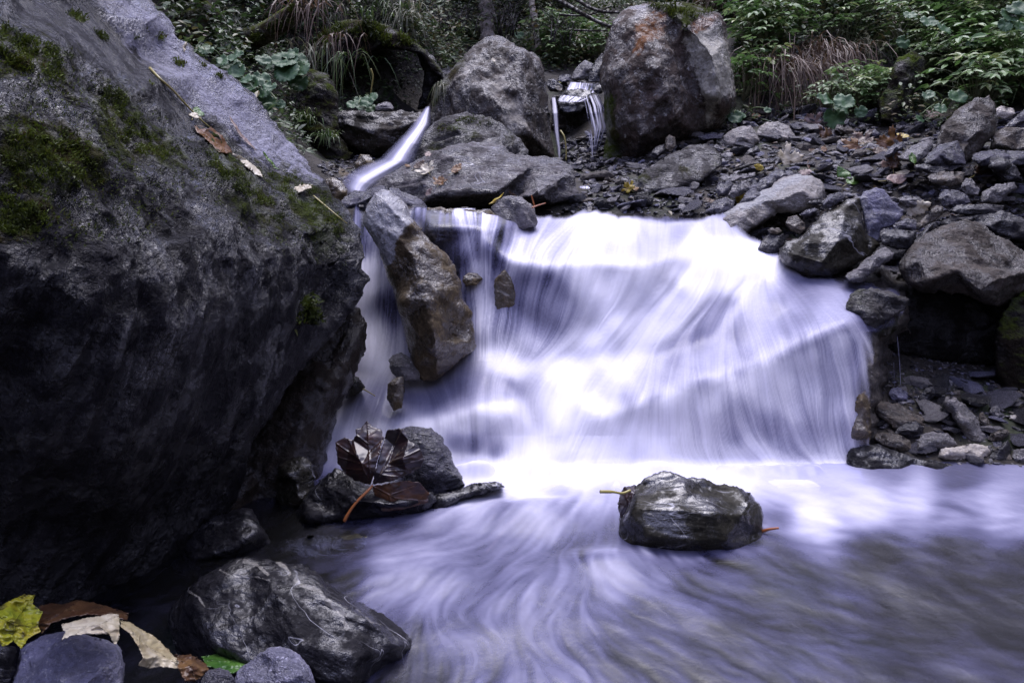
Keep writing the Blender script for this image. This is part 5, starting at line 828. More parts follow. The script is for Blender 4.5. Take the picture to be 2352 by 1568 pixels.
def leaf(px, py, size, shape, mat, ang, label, cat='leaf', up=.5, stem=.35, smat_='ystalk', curl=.35, group=None, lift=.004, asp=1.):
    s_ = surf(px, py)
    if s_ is None: return
    p, n, _ = s_; nn = n*(1-up)+np.array([0, -.75, .65])*up; Fm = frame(nn, math.radians(ang)); W = size/FP*p[1]; seed = int(px*7+py)
    V, F, vn = leaf_mesh(shape, seed, curl); V = (V-np.array([0, .45, 0]))*np.array([asp, 1, 1]); V, F = thick2(V, F); c0 = p+Fm[2]*(lift+W*.06); Vw = V*W@Fm+c0
    e = bpy.data.objects.new('fallen_leaf', None); C.objects.link(e); e.location = c0; e.empty_display_size = .02; tag(e, label, cat, group)
    obj('blade', Vw, F, LM[mat], e, attrs={'rnd': np.clip(.5+.5*fbm(Vw*25+seed, 2), 0, 1), 'vein': np.concatenate([vn, vn])})
    if stem:
        Q = curve([(0, -.45, 0), (.03, -.45-stem*.5, .03), (.0+.06*math.sin(seed), -.45-stem, -.02)], 10)*W@Fm+c0; TV, TF = tube(Q, np.linspace(.012, .016, len(Q))*W); obj('stem', TV, TF, LM[smat_], e, attrs={'rnd': np.full(len(TV), .5), 'vein': np.zeros(len(TV))})
    return e
c = lambda n, x, y: K(n, [(x, y)])[0]
LV = [
 (3, 970, 950, 50, 'MAPLE', 'cream', -70, 'large cream maple leaf lying on the scree left of centre'), (3, 1290, 1040, 44, 'OVATE', 'green', 25, 'upright bright green leaf standing in the scree'), (3, 1340, 1075, 40, 'OVATE', 'green', -60, 'bright green leaf lying beside the upright green one'),
 (3, 1690, 945, 30, 'LOBED', 'green', 0, 'small toothed green leaf beside the mottled brown one'), (3, 1590, 950, 44, 'LOBED', 'brown', -8, 'mottled brown and cream leaf standing up in the scree'), (3, 1545, 985, 36, 'MAPLE', 'pink', 80, 'pinkish-brown leaf lying left of the mottled one'),
 (3, 1550, 850, 46, 'MAPLE', 'orange', 60, 'rusty orange leaf on the back of the scree'), (3, 1385, 830, 40, 'MAPLE', 'brown', 20, 'brown maple leaf left of the rusty orange one'), (3, 1180, 800, 34, 'MAPLE', 'brown', -30, 'brown leaf near the long black slate'), (3, 1330, 880, 38, 'MAPLE', 'orange', 110, 'orange-brown leaf flat on the middle of the scree'),
 (3, 1500, 900, 36, 'LOBED', 'brown', -120, 'dark brown leaf below the rusty orange one'), (3, 1170, 885, 22, 'OVATE', 'orange', -20, 'small rust leaf on the scree near the pale boulders'), (3, 1100, 890, 24, 'OVATE', 'brown', 10, 'small olive-brown leaf beside the small rust one'), (3, 1078, 985, 34, 'NARROW', 'brown', -12, 'thin brown leaf standing right of the cream maple leaf'),
 (3, 1385, 925, 16, 'OVATE', 'yellow', 80, 'tiny yellow leaf in the middle of the scree'), (3, 1060, 1025, 34, 'LOBED', 'pink', 100, 'pinkish leaf curled on top of the pale wedge stone'), (4, 1630, 735, 52, 'LOBED', 'cream', -60, 'pale cream leaf on the dark slates above the ochre stone'), (4, 1480, 545, 50, 'OVATE', 'pink', -80, 'salmon-pink leaf lying flat behind the lavender block'),
 (4, 2060, 490, 62, 'LOBED', 'brown', -55, 'brown folded leaf on the flat brownish slab'), (4, 425, 655, 34, 'LOBED', 'yellow', -30, 'yellow leaf pointing down beside the blue water-edge stones'), (3, 20, 1105, 22, 'MAPLE', 'yellow', 40, 'bright yellow leaf at the left end of the gravel'), (3, 65, 1120, 20, 'LOBED', 'orange', 100, 'ochre leaf right of the bright yellow one at the gravel'),
 (3, 1640, 1025, 30, 'OVATE', 'cream', 80, 'cream sliver of leaf beside the mottled brown leaf'), (3, 770, 690, 22, 'LOBED', 'orange', 80, 'orange leaf at the foot of the dry grass'), (3, 1100, 720, 34, 'MAPLE', 'pink', 30, 'greyish maple leaf beside the black summit slate'), (3, 790, 990, 24, 'LOBED', 'yellow', 70, 'yellow-brown scrap left of the cream maple leaf'),
 (3, 500, 1190, 26, 'LOBED', 'brown', 60, 'brown leaf caught in the pebbles at the water edge'), (3, 1820, 690, 30, 'MAPLE', 'pink', -60, 'pinkish leaf in the grass above the leaning brown slab'), (3, 1640, 940-130, 28, 'LOBED', 'yellow', 40, 'yellowish leaf right of the rusty orange one'),
 (2, 860, 1050, 24, 'LOBED', 'pink', -10, 'pale brown leaf at the top edge of the broad boulder'), (2, 850, 1145, 30, 'MAPLE', 'cream', 30, 'cream and yellow maple leaf on the broad boulder'), (2, 800, 1120, 30, 'LOBED', 'brown', -50, 'brown curled leaf left of the cream one on the broad boulder'), (2, 725, 1122, 16, 'OVATE', 'orange', 50, 'small orange leaf on the left slope of the broad boulder'),
 (2, 1050, 1145, 34, 'LOBED', 'orange', -35, 'tan leaf at the top of the crack of the broad boulder'), (2, 945, 1225, 24, 'MAPLE', 'orange', -20, 'golden leaf midway down the crack of the broad boulder'), (2, 870, 1300, 24, 'LOBED', 'pink', -40, 'pale scrap of leaf at the foot of the crack of the broad boulder'), (2, 1320, 1355, 42, 'NARROW', 'yellow', -55, 'yellow-brown leaf drooping over the rounded two-tone stone'),
 (2, 1410, 1305, 36, 'NARROW', 'brown', 80, 'rusty curled leaf on top of the rounded two-tone stone'), (2, 1300, 412, 14, 'LOBED', 'cream', 20, 'tiny white leaf stuck on the tall upright boulder'), (2, 1740, 600, 16, 'LOBED', 'cream', 60, 'small cream leaf beside the far step'), (10, 1510, 780, 14, 'OVATE', 'yg', 10, 'small lime leaf above the far step'),
 (9, 375, 900, 40, 'OVATE', 'green', 28, 'fresh green leaf on the big boulder beside the long stalk'), (9, 340, 930, 34, 'LOBED', 'cream', 10, 'white withered leaf under the fresh green one'), (9, 690, 1060, 92, 'NARROW', 'pink', -118, 'thin grey leaf on the lavender slab of the boulder'), (9, 258, 375, 38, 'NARROW', 'cream', 200, 'thin curved leaf high on the lavender slab'),
 (9, 925, 1270, 50, 'NARROW', 'green', -120, 'small folded green leaf above the moss of the boulder'), (9, 1205, 1500, 62, 'LOBED', 'cream', -128, 'pale lobed leaf with a long stalk on the boulder tip'),
 (4, 712, 1160, 22, 'OVATE', 'green', 70, 'small pale green leaf at the foot of the dark triangular boulder'), (0, 12, 780, 1, 'OVATE', 'green', 0, ''),
]
SH = dict(MAPLE=MAPLE, OVATE=OVATE, NARROW=NARROW, KIDNEY=KIDNEY, LOBED=LOBED)
for n, x, y, s_, sh, mt, ang, lab in LV:
    if not lab: continue
    px, py = c(n, x, y); leaf(px, py, s_, SH[sh], mt, ang, lab, up=.55 if n in (3, 4, 2) else .15, stem=.35 if sh != 'NARROW' else 0, asp=1.25 if sh == 'OVATE' else 1)
# long folded brown leaf and its stalk caught in the groove of the boulder; every sheet is traced in its own plane
def sheet(parts, label, cat, n, mainname='blade', name='fallen_leaf', snap=0, wob=.005):
    def sn(L_): return [(x, y, surf(*c(n, x, y))[0][1]-snap-.012*(k_ % 2)) for k_, (x, y, _) in enumerate(L_)] if snap else L_
    parts = [(a_, sn(o_), sn(i_), v_, m_, t_) for a_, o_, i_, v_, m_, t_ in parts]
    """leaf from outlines: parts = [(part name, outline with distances, inner points, veins, material, tone)]"""
    allp = [at(*p) for _, o, *_ in parts for p in K(n, o)]; c0 = np.mean(allp, 0); e = bpy.data.objects.new(name, None); C.objects.link(e); e.location = c0; tag(e, label, cat)
    for nm, o, inn, vv, mt, tone in parts:
        O = K(n, o); I = K(n, inn); V, F, E, bd = fill(O, 9, 2, np.random.RandomState(5), .1); P = np.array(O+I, float); q_ = tri_interp(P[:, 0], P[:, 1], 1/P[:, 2], V[:, 0], V[:, 1]); d = np.full(len(V), 99.)
        for v in vv: d = np.minimum(d, dist_poly(V[:, 0], V[:, 1], K(n, v), False))
        Y = 1/q_-np.clip(1-d/2.2, 0, 1)*.0016+np.clip(d/9, 0, 1)*-.0+wob*pn(np.stack([V[:, 0]/16, V[:, 1]/9, V[:, 0]*0], 1))
        A_ = at(V[:, 0], V[:, 1], Y); A_, F = thick2(A_, F[:, ::-1], .0008)
        if vnormals(A_[:len(V)], F[:1])[F[0]][0] @ (A_[0]-np.array([0, 0, CAMZ])) > 0: pass
        tn = np.clip(tone+.45*fbm(A_*30, 3), 0, 1); obj(nm, A_, F, LM[mt], e, attrs={'rnd': tn, 'vein': np.tile(np.clip(1-d/1.6, 0, 1), 2)})
    return e
def add_stalk(e, n, pts, rad, mat, nm='stem'):
    Q = curve([at(*p) for p in K(n, pts)], 20); V, F = tube(Q, np.interp(np.linspace(0, 1, len(Q)), np.linspace(0, 1, np.size(rad)), np.atleast_1d(rad)), 8)
    return obj(nm, V, F, mat, e, attrs={'rnd': np.full(len(V), .5), 'vein': np.zeros(len(V)), 'tint': np.zeros((len(V), 3))})
hl = sheet([('blade', [(1703, 658, 1.50), (1640, 640, 1.505), (1590, 610, 1.51), (1552, 562, 1.52), (1545, 500, 1.53), (1540, 462, 1.54), (1582, 440, 1.545), (1622, 452, 1.54), (1638, 432, 1.54), (1634, 402, 1.55), (1662, 396, 1.555), (1688, 362, 1.57), (1708, 388, 1.56), (1752, 404, 1.555), (1764, 440, 1.54), (1742, 520, 1.50), (1722, 600, 1.48)],
              [(1640, 520, 1.50), (1695, 500, 1.52), (1600, 520, 1.52), (1672, 610, 1.485), (1700, 440, 1.535), (1665, 560, 1.485)],
              [[(1703, 658), (1690, 364)], [(1703, 658), (1650, 540), (1548, 470)], [(1672, 590), (1580, 585)], [(1655, 560), (1552, 530)], [(1692, 520), (1755, 460)], [(1692, 470), (1640, 430)], [(1693, 430), (1735, 405)], [(1640, 530), (1600, 445)]], 'hero', .35),
            ('lobe', [(1708, 658, 1.49), (1722, 600, 1.485), (1745, 520, 1.51), (1768, 440, 1.55), (1778, 408, 1.555), (1830, 398, 1.55), (1858, 402, 1.55), (1878, 452, 1.53), (1905, 468, 1.52), (1932, 492, 1.515), (1950, 540, 1.505), (1938, 575, 1.5), (1890, 605, 1.49), (1800, 640, 1.48)],
              [(1790, 560, 1.505), (1850, 540, 1.485), (1810, 480, 1.545), (1870, 590, 1.49), (1760, 610, 1.485)],
              [[(1708, 658), (1790, 560), (1878, 455)], [(1740, 625), (1848, 402)], [(1780, 575), (1870, 560), (1950, 540)], [(1800, 548), (1880, 520), (1930, 495)], [(1765, 595), (1860, 592), (1930, 580)], [(1820, 525), (1900, 480)], [(1752, 612), (1830, 620)]], 'hero', .15),
            ('lobe', [(1710, 662, 1.49), (1760, 655, 1.485), (1850, 640, 1.485), (1925, 645, 1.49), (1975, 700, 1.5), (1962, 742, 1.49), (1850, 772, 1.475), (1760, 780, 1.47), (1730, 740, 1.48), (1720, 700, 1.487)],
              [(1800, 700, 1.475), (1900, 700, 1.49)], [[(1710, 662), (1820, 720), (1965, 735)], [(1790, 705), (1920, 660)], [(1790, 705), (1800, 775)]], 'hero', .8)],
           'big wet brown maple leaf propped upright on black stones at the foot of the falls', 'maple leaf', 6, wob=.0012)
add_stalk(hl, 6, [(1712, 660, 1.487), (1690, 685, 1.475), (1640, 735, 1.46), (1600, 790, 1.45), (1582, 825, 1.445)], [.0028]*4+[.0034]*12+[.0042]*4, LM['stalk'])
sheet([('blade', [(345, 985, 1.84), (400, 985, 1.83), (440, 1010, 1.82), (480, 990, 1.83), (520, 1030, 1.84), (570, 1060, 1.85), (600, 1120, 1.86), (640, 1180, 1.86), (645, 1210, 1.85), (600, 1205, 1.84), (540, 1190, 1.83), (500, 1150, 1.82), (430, 1080, 1.8), (370, 1040, 1.8)], [(500, 1090, 1.81), (430, 1030, 1.8), (580, 1160, 1.83)], [[(345, 985), (500, 1110), (640, 1210)]], 'orange', .3),
       ('blade', [(640, 1205, 1.85), (700, 1215, 1.86), (770, 1260, 1.87), (820, 1300, 1.87), (870, 1350, 1.86), (885, 1390, 1.84), (830, 1370, 1.82), (760, 1310, 1.82), (690, 1250, 1.83)], [(770, 1290, 1.83)], [[(640, 1205), (770, 1285), (885, 1390)]], 'cream', .7)],
      'long folded leaf, rusty then cream, caught in the groove of the big boulder', 'leaf', 9, snap=.012)
def stick(label, n, pts, rad, mat, cat='twig', name='twig'):
    Q = curve([at(*p) for p in K(n, pts)], 24); V, F = tube(Q, np.linspace(rad, rad*.6, len(Q)), 7); return tag(obj(name, V, F, mat, attrs={'rnd': np.full(len(V), .4), 'vein': np.zeros(len(V)), 'tint': np.zeros((len(V), 3))}), label, cat)
def on(n, pts, off=.006):
    r_ = []
    for x, y in pts:
        px, py = c(n, x, y); s_ = surf(px, py); r_.append((x, y, s_[0][1]-off))
    return r_
stick('long thin leaf stalk lying down the groove of the big boulder', 9, on(9, [(0, 535), (80, 620), (180, 710), (290, 830), (400, 940), (470, 1000)], .012), .0032, LM['ystalk'], 'stalk', 'leaf_stalk')
stick('thin drooping stalk hanging off the tip of the big boulder', 1, on(1, [(1440, 900), (1500, 950), (1560, 1000)], .012)+[(1605, 1035, 1.84)], .0022, LM['ystalk'], 'stalk', 'leaf_stalk')
stick('thin stalk trailing in the foam left of the lone block', 7, [(975, 638, 1.50), (930, 675, 1.45), (880, 740, 1.40), (830, 800, 1.36)], .0022, LM['stalk'], 'stalk', 'leaf_stalk')
stick('small dark stalk jutting from the right of the lone black block', 7, [(2060, 702, 1.42), (2100, 690, 1.41), (2145, 684, 1.40)], .004, LM['stalk'], 'stalk', 'leaf_stalk')
hl2 = sheet([('blade', [(1505, 492, 1.43), (1455, 498, 1.42), (1432, 530, 1.42), (1425, 600, 1.40), (1440, 640, 1.385), (1470, 590, 1.37), (1500, 530, 1.385)], [(1460, 550, 1.39)], [[(1500, 495), (1430, 630)]], 'hero', .3)], 'dark curled leaf clinging to the left corner of the lone black block', 'leaf', 7, wob=.002)
add_stalk(hl2, 7, [(1480, 515, 1.39), (1445, 528, 1.38), (1400, 522, 1.37), (1345, 521, 1.36)], [.0028]*14+[.004]*6, LM['ystalk'])
stick('twig sticking up from the rounded two-tone stone area', 2, [(1575, 1385, 2.5), (1560, 1330, 2.5), (1555, 1310, 2.5)], .003, LM['stalk'])
stick('thin twig lying on the gravel right of the two-tone stone', 2, [(1560, 1395, 2.48), (1600, 1380, 2.5), (1650, 1365, 2.52)], .003, LM['stalk'])
stick('dark twig lying below the cream maple leaf', 3, [(640, 1005, 3.15), (720, 975, 3.2), (800, 962, 3.22), (880, 958, 3.22)], .006, barkd)
stick('pale bent twig hanging in front of the far step', 10, [(1510, 1230, 4.15), (1545, 1290, 4.12), (1562, 1400, 4.1), (1562, 1510, 4.08)], .006, LM['ystalk'])
stick('thin bright twig drooping from the mossy overhang', 9, [(1730, 540, 4.0), (1748, 600, 4.0), (1735, 700, 4.0), (1728, 770, 4.0)], .005, LM['ystalk'])
stick('two-pronged green straw floating by the falls', 5, [(395, 1340, 1.93), (440, 1365, 1.92), (472, 1385, 1.91)], .0022, LM['ystalk'], 'straw', 'straw')
# leaves heaped on the stones in the bottom left corner
sheet([('blade', [(-60, 1240, .83), (0, 1215, .85), (40, 1190, .86), (100, 1165, .87), (160, 1160, .88), (150, 1205, .86), (195, 1240, .85), (175, 1300, .82), (185, 1330, .81), (130, 1360, .80), (100, 1410, .78), (60, 1370, .79), (20, 1400, .78), (-60, 1350, .79)], [(60, 1270, .81), (110, 1250, .85)], [[(60, 1400), (70, 1280), (155, 1165)], [(65, 1300), (190, 1310)], [(65, 1300), (-40, 1240)]], 'yg', .6)], 'yellow-green spotted leaf at the left edge of the bottom corner', 'leaf', 6)
sheet([('blade', [(180, 1215, .9), (240, 1200, .92), (290, 1205, .92), (350, 1185, .93), (420, 1195, .93), (480, 1210, .92), (560, 1235, .91), (592, 1250, .9), (585, 1278, .88), (520, 1265, .87), (430, 1250, .86), (330, 1262, .85), (240, 1290, .84), (190, 1340, .83), (175, 1300, .84)], [(330, 1225, .88), (450, 1230, .89), (250, 1240, .87)], [[(180, 1300), (300, 1230), (590, 1250)], [(300, 1230), (360, 1190)], [(420, 1232), (480, 1212)]], 'brown', .3)], 'crumpled dark brown leaf draped behind the cream one, bottom left', 'leaf', 6)
sheet([('blade', [(280, 1300, .83), (330, 1285, .84), (400, 1265, .855), (455, 1260, .86), (500, 1248, .87), (545, 1250, .87), (552, 1300, .85), (545, 1370, .82), (530, 1395, .81), (500, 1340, .81), (440, 1345, .80), (380, 1340, .80), (320, 1350, .79), (285, 1368, .785), (300, 1330, .81)], [(450, 1300, .815), (520, 1290, .845)], [[(285, 1320), (450, 1300), (545, 1255)], [(450, 1300), (500, 1340)], [(400, 1308), (340, 1345)]], 'cream', .45)], 'cream dry leaf draped over the violet-grey block', 'leaf', 6)
sheet([('blade', [(552, 1280, .86), (600, 1288, .87), (650, 1320, .87), (700, 1345, .87), (740, 1380, .87), (780, 1420, .86), (825, 1475, .84), (815, 1500, .83), (740, 1490, .82), (680, 1500, .80), (635, 1485, .79), (660, 1450, .79), (640, 1400, .80), (600, 1340, .82), (560, 1310, .84)], [(680, 1400, .835), (740, 1450, .83)], [[(555, 1285), (680, 1400), (820, 1480)], [(640, 1350), (640, 1390)], [(720, 1440), (680, 1495)]], 'cream', .05)], 'tan curled leaf sloping down right of the violet-grey block', 'leaf', 6)
sheet([('blade', [(925, 1445, .93), (1000, 1432, .95), (1060, 1440, .96), (1100, 1420, .98), (1180, 1395, 1.), (1250, 1400, .99), (1200, 1440, .95), (1140, 1470, .93), (1100, 1510, .9), (1060, 1525, .89), (1000, 1500, .89), (950, 1490, .9)], [(1060, 1470, .92)], [[(930, 1460), (1060, 1468), (1240, 1402)]], 'green', .15)], 'dark green submerged leaf between the cracked violet stone and the wet rock', 'leaf', 6)
sheet([('blade', [(800, 1440, .88), (880, 1435, .9), (950, 1480, .9), (960, 1510, .88), (900, 1560, .85), (850, 1560, .84), (820, 1500, .85)], [(880, 1490, .86)], [[(805, 1445), (880, 1490), (900, 1558)]], 'brown', .6)], 'olive brown leaf folded right of the tan one, bottom left', 'leaf', 6)
# ---------------------------------------------------------------- moss cushions (children of the rock they grow on)
def moss_on(target, polys, n, length, n_, mat='moss', seed=1, nm='moss'):
    rg = np.random.RandomState(seed); VV, T_ = [], []
    for poly in polys:
        pts = sample(poly, n, rg); msk = fbm(np.stack([pts[:, 0]/26, pts[:, 1]/26, np.zeros(len(pts))], 1), 4)+np.clip(dist_poly(pts[:, 0], pts[:, 1], poly)/110, 0, .4)-(.0 if len(poly) > 4 else .0)
        for (x, y) in pts[msk > .12]:
            s_ = surf(x, y)
            if s_ is None or s_[2] != target: continue
            p, nr, _ = s_; L_ = length*rg.uniform(.5, 1.3); tone = np.clip(rg.normal(.45, .2)+.3*math.sin(x/31)*math.cos(y/23), 0, 1)
            for k in range(n_):
                d = nr+np.array([0, 0, .5])+rg.normal(0, .6, 3); d /= np.linalg.norm(d); s2 = np.cross(d, rg.randn(3)); s2 /= np.linalg.norm(s2)+1e-9; o_ = p+rg.normal(0, L_*.5, 3)-nr*L_*.2
                VV.append([o_-s2*L_*.2, o_+s2*L_*.2, o_+d*L_*.6+s2*L_*.13, o_+d*L_]); T_.append([tone]*4)
    if not VV: return
    V = np.array(VV).reshape(-1, 3); i = np.arange(len(VV))*4; F = np.concatenate([np.stack([i, i+1, i+2], 1), np.stack([i, i+2, i+3], 1)])
    obj(nm, V, F, GRN[mat], target, attrs={'rnd': np.array(T_).ravel(), 'vein': np.zeros(len(V))}, smooth=False)
big_moss = MOS+[K(1, [(1380, 1380), (1470, 1390), (1440, 1480), (1360, 1500)])]+[K(1, q_) for q_ in ([(330, 60), (390, 90), (370, 100), (320, 75)], [(440, 150), (510, 180), (490, 192), (450, 170)], [(670, 135), (760, 165), (755, 188), (690, 165)], [(805, 280), (848, 290), (840, 302), (815, 298)], [(650, 350), (720, 400), (700, 412), (655, 370)], [(620, 165), (650, 180), (640, 190), (622, 180)], [(920, 292), (950, 300), (945, 312), (925, 305)], [(990, 340), (1020, 352), (1015, 362), (995, 355)])]
moss_on(boulder, big_moss[:6], 2600, .005, 3, seed=1); moss_on(boulder, [K(1, [(-10, 120), (200, 170), (480, 330), (900, 640), (1250, 830), (1600, 1000), (1600, 1250), (1250, 1150), (900, 900), (700, 1100), (300, 1150), (-10, 1100)])], 5500, .0045, 2, seed=11)
moss_on(boulder, big_moss[6:7], 500, .016, 4, seed=2, nm='moss')
for k_, q_ in enumerate(big_moss[7:]): moss_on(boulder, [q_], 90, .008, 4, seed=30+k_)
stick('thick mossy branch sweeping up from the dark left bank', 9, [(660, 360, 4.0), (790, 310, 3.85), (900, 265, 3.8), (1040, 170, 3.75), (1150, 90, 3.7), (1190, 20, 3.7), (1200, -60, 3.7)], .062, barkm, 'branch', 'mossy_branch')
bpy.context.view_layer.update(); DG = bpy.context.evaluated_depsgraph_get()
for o_ in list(C.objects):
    if o_.get('label', '').startswith('overhanging moss-capped'): moss_on(o_, [K(9, [(1250, 330), (1450, 180), (1700, 165), (1950, 260), (2110, 345), (2090, 380), (1900, 360), (1700, 320), (1500, 320), (1350, 420)])], 2600, .02, 3, seed=8)
    if o_.name.startswith('thick') or o_.get('label', '').startswith('thick mossy branch'): moss_on(o_, [K(9, [(740, 330), (900, 235), (1040, 120), (1140, 40), (1180, 60), (1150, 130), (1050, 200), (900, 290), (800, 330)])], 1800, .014, 3, seed=12)
    if o_.get('label', '').startswith('tall reddish'): moss_on(o_, [K(3, [(100, 40), (560, -10), (580, 50), (440, 90), (350, 160), (250, 80), (170, 50)])], 1300, .016, 3, seed=9)
    if o_.get('label', '').startswith('low dark layered'): moss_on(o_, [K(2, [(950, 800), (1200, 780), (1300, 830), (1250, 860), (1000, 880), (900, 900)])], 700, .009, 3, seed=10)
# ---------------------------------------------------------------- grass, herbs, undergrowth
def blades(P0, n, length, spread, droop, rg, width=.0035, lean=(0, -.4, 0), seg=5):
    V, F, T_ = [], [], []; o = 0
    for k in range(n):
        p = P0+rg.normal(0, 1, 3)*np.array([spread, spread*.5, spread*.25]); d = np.array([rg.normal(0, .45), rg.normal(-.15, .35), 1.])+np.array(lean)*rg.uniform(.3, 1.2); d /= np.linalg.norm(d); L_ = length*rg.uniform(.45, 1.15); sd_ = np.array([1, rg.normal(0, .5), 0]); sd_ /= np.linalg.norm(sd_); w_ = width*rg.uniform(.6, 1.3); g_ = droop*rg.uniform(.6, 1.4); tn_ = rg.rand()
        for i in range(seg+1):
            t_ = i/seg; c_ = p+d*L_*t_+np.array([0, 0, -1])*g_*L_*t_*t_; ww = w_*(1-t_**2*.92); V += [c_-sd_*ww, c_+sd_*ww]; T_ += [tn_, tn_]
            if i: a = o+2*i; F.append((a-2, a-1, a+1, a))
        o += 2*(seg+1)
    return np.array(V), np.array(F), np.array(T_)
def tuft(px, py, n, size, mat, label, droop=1.1, spread=.05, lean=(0, -.5, 0), seed=1, width=.0035, group=None, Y=None):
    rg = np.random.RandomState(seed)
    if Y: p = at(px, py, Y)
    else:
        s_ = surf(px, py)
        if s_ is None: return
        p = s_[0]
    V, F, T_ = blades(p, n, size/FP*p[1], spread/FP*1568, droop, rg, width, lean); return tag(obj('grass_tuft', V, F, GRN[mat], loc=p, attrs={'rnd': T_, 'vein': np.zeros(len(V))}, smooth=False), label, 'grass', group)
TF = [(3, 900, 430, 340, 190, 'grassb', 'large dry brown grass tuft hanging over the scree, left of two', 1.5, .13), (3, 1120, 350, 340, 180, 'grassb', 'dry brown grass tuft right of the other brown one', 1.5, .15), (3, 1460, 300, 150, 170, 'grassm', 'grey-green grass tuft hanging beside the mossy rock on the right bank', 1.5, .08),
      (3, 1320, 560, 60, 110, 'grassm', 'thin pale grass hanging just above the scree', 1.2, .08), (3, 2080, 520, 60, 90, 'grassg', 'green grass behind the leaning brown slab', .8, .1), (3, 2300, 560, 80, 90, 'grassg', 'green grass at the right edge above the tan block', .8, .12),
      (9, 1240, 60, 50, 110, 'grassb', 'dry grass hanging beside the mossy branch', 1.5, .08), (9, 1370, 160, 36, 80, 'grassm', 'pale grass on the left bank above the butterbur leaves', 1.2, .1), (9, 1480, 300, 34, 80, 'grassb', 'brown grass hanging into the hollow', 1.6, .06), (9, 1300, 420, 50, 130, 'grassm', 'long limp grass hanging by the butterbur leaves', 1.6, .08),
      (9, 1620, 150, 50, 60, 'grassg', 'short green grass on the moss cap', .9, .12), (9, 1850, 60, 60, 90, 'grassm', 'pale grass at the foot of the pale trunk', 1.1, .1), (9, 1980, 170, 120, 120, 'grassm', 'yellowish grass at the right end of the moss cap', 1.2, .07), (9, 1560, 470, 40, 100, 'grassg', 'green grass hanging at the edge of the hollow', 1.5, .08),
      (9, 1700, 60, 40, 80, 'grassg', 'grass clump above the moss cap, between pale and brown grass', 1.1, .09), (9, 1250, 960, 60, 80, 'grassg', 'short grass left of the brown ledge rock', .8, .04), (9, 1390, 1080, 60, 60, 'grassg', 'small grass beside the foot of the brown ledge rock', .9, .03), (9, 2290, 680, 26, 60, 'grassm', 'wisp of grass hanging at the right of the hollow', 1.5, .02),
      (3, 60, 5, 110, 100, 'grassg', 'grass fringe on the left top of the tall reddish boulder', 1.0, .08), (3, 540, 20, 130, 130, 'grassb', 'dry grass hanging right of the tall reddish boulder top', 1.5, .08), (10, 1380, 400, 90, 90, 'grassm', 'grass bank hanging behind the tall upright boulder', 1.4, .14), (9, 560, 150, 40, 110, 'grassm', 'arching grass blades in the dark at upper left', 1.2, .04)]
for i, (n, x, y, k, s_, mt, lab, dr, sp_) in enumerate(TF):
    px, py = c(n, x, y); tuft(px, py, k, s_, mt, lab, dr, sp_, seed=40+i)
LQ = np.array([(0, 0, 0), (.2, .3, .05), (.16, .65, .03), (0, 1, -.08), (-.16, .65, .03), (-.2, .3, .05), (0, .5, -.02)]); LF = np.array([(0, 1, 6), (1, 2, 6), (2, 3, 6), (3, 4, 6), (4, 5, 6), (5, 0, 6)])
def rotm(rg, tilt):
    a = rg.uniform(0, 6.283); n = np.array([rg.normal(0, tilt), rg.normal(-.25, tilt), 1.]); n /= np.linalg.norm(n); y = np.array([math.cos(a), math.sin(a), 0]); y = y-n*(y@n); y /= np.linalg.norm(y); return np.array([np.cross(y, n), y, n])
def herb(seed, h=.26, nleaf=9, ls=.05):
    rg = np.random.RandomState(seed); V, T_, SV, SF = [], [], [], []; so = 0
    for k in range(nleaf):
        a = rg.uniform(0, 6.283); r_ = h*rg.uniform(.25, .95); top = np.array([math.cos(a)*r_, math.sin(a)*r_*.8, h*rg.uniform(.45, 1.1)]); Q = curve([(0, 0, 0), top*np.array([.35, .35, .75]), top], 6); tv, tf = tube(Q, np.linspace(.0025, .0013, len(Q)), 4); SV.append(tv); SF.append(tf+so); so += len(tv)
        ax = np.array([math.cos(a), math.sin(a)*.8, -.15]); ax /= np.linalg.norm(ax); sd_ = np.cross([0, 0, 1], ax); sd_ /= np.linalg.norm(sd_); tone = rg.uniform(.15, .85)
        for j in range(rg.randint(2, 4)):
            for sg in (-1, 1, 0) if j == 0 else (-1, 1):
                base = top-ax*ls*.95*j; yv = (ax if sg == 0 else ax*.55+sd_*sg*.85)+np.array([0, 0, rg.normal(-.1, .15)]); yv /= np.linalg.norm(yv); n = np.array([0, -.15, 1.])+rg.normal(0, .22, 3); xv = np.cross(yv, n); xv /= np.linalg.norm(xv); n = np.cross(xv, yv); L_ = ls*rg.uniform(.7, 1.25)*(1.2 if sg == 0 else 1)
                V.append(LQ*np.array([1.15, 1, 1])*L_@np.array([xv, yv, n])+base); T_ += [np.clip(tone+rg.normal(0, .08), 0, 1)]*7
    m_ = len(V); F = (LF[None]+np.arange(m_)[:, None, None]*7).reshape(-1, 3); V = np.concatenate(V)
    return mesh('foliage', V, F, attrs={'rnd': np.array(T_), 'vein': np.zeros(len(V))}, mats=[GRN['herb']], smooth=False), mesh('stem', np.concatenate(SV), np.concatenate(SF), attrs={'rnd': np.full(so, .6), 'vein': np.zeros(so)}, mats=[GRN['grassm']])
HB = [herb(60+i, .2+.03*(i % 4), 10+i, .04+.006*(i % 3)) for i in range(7)]
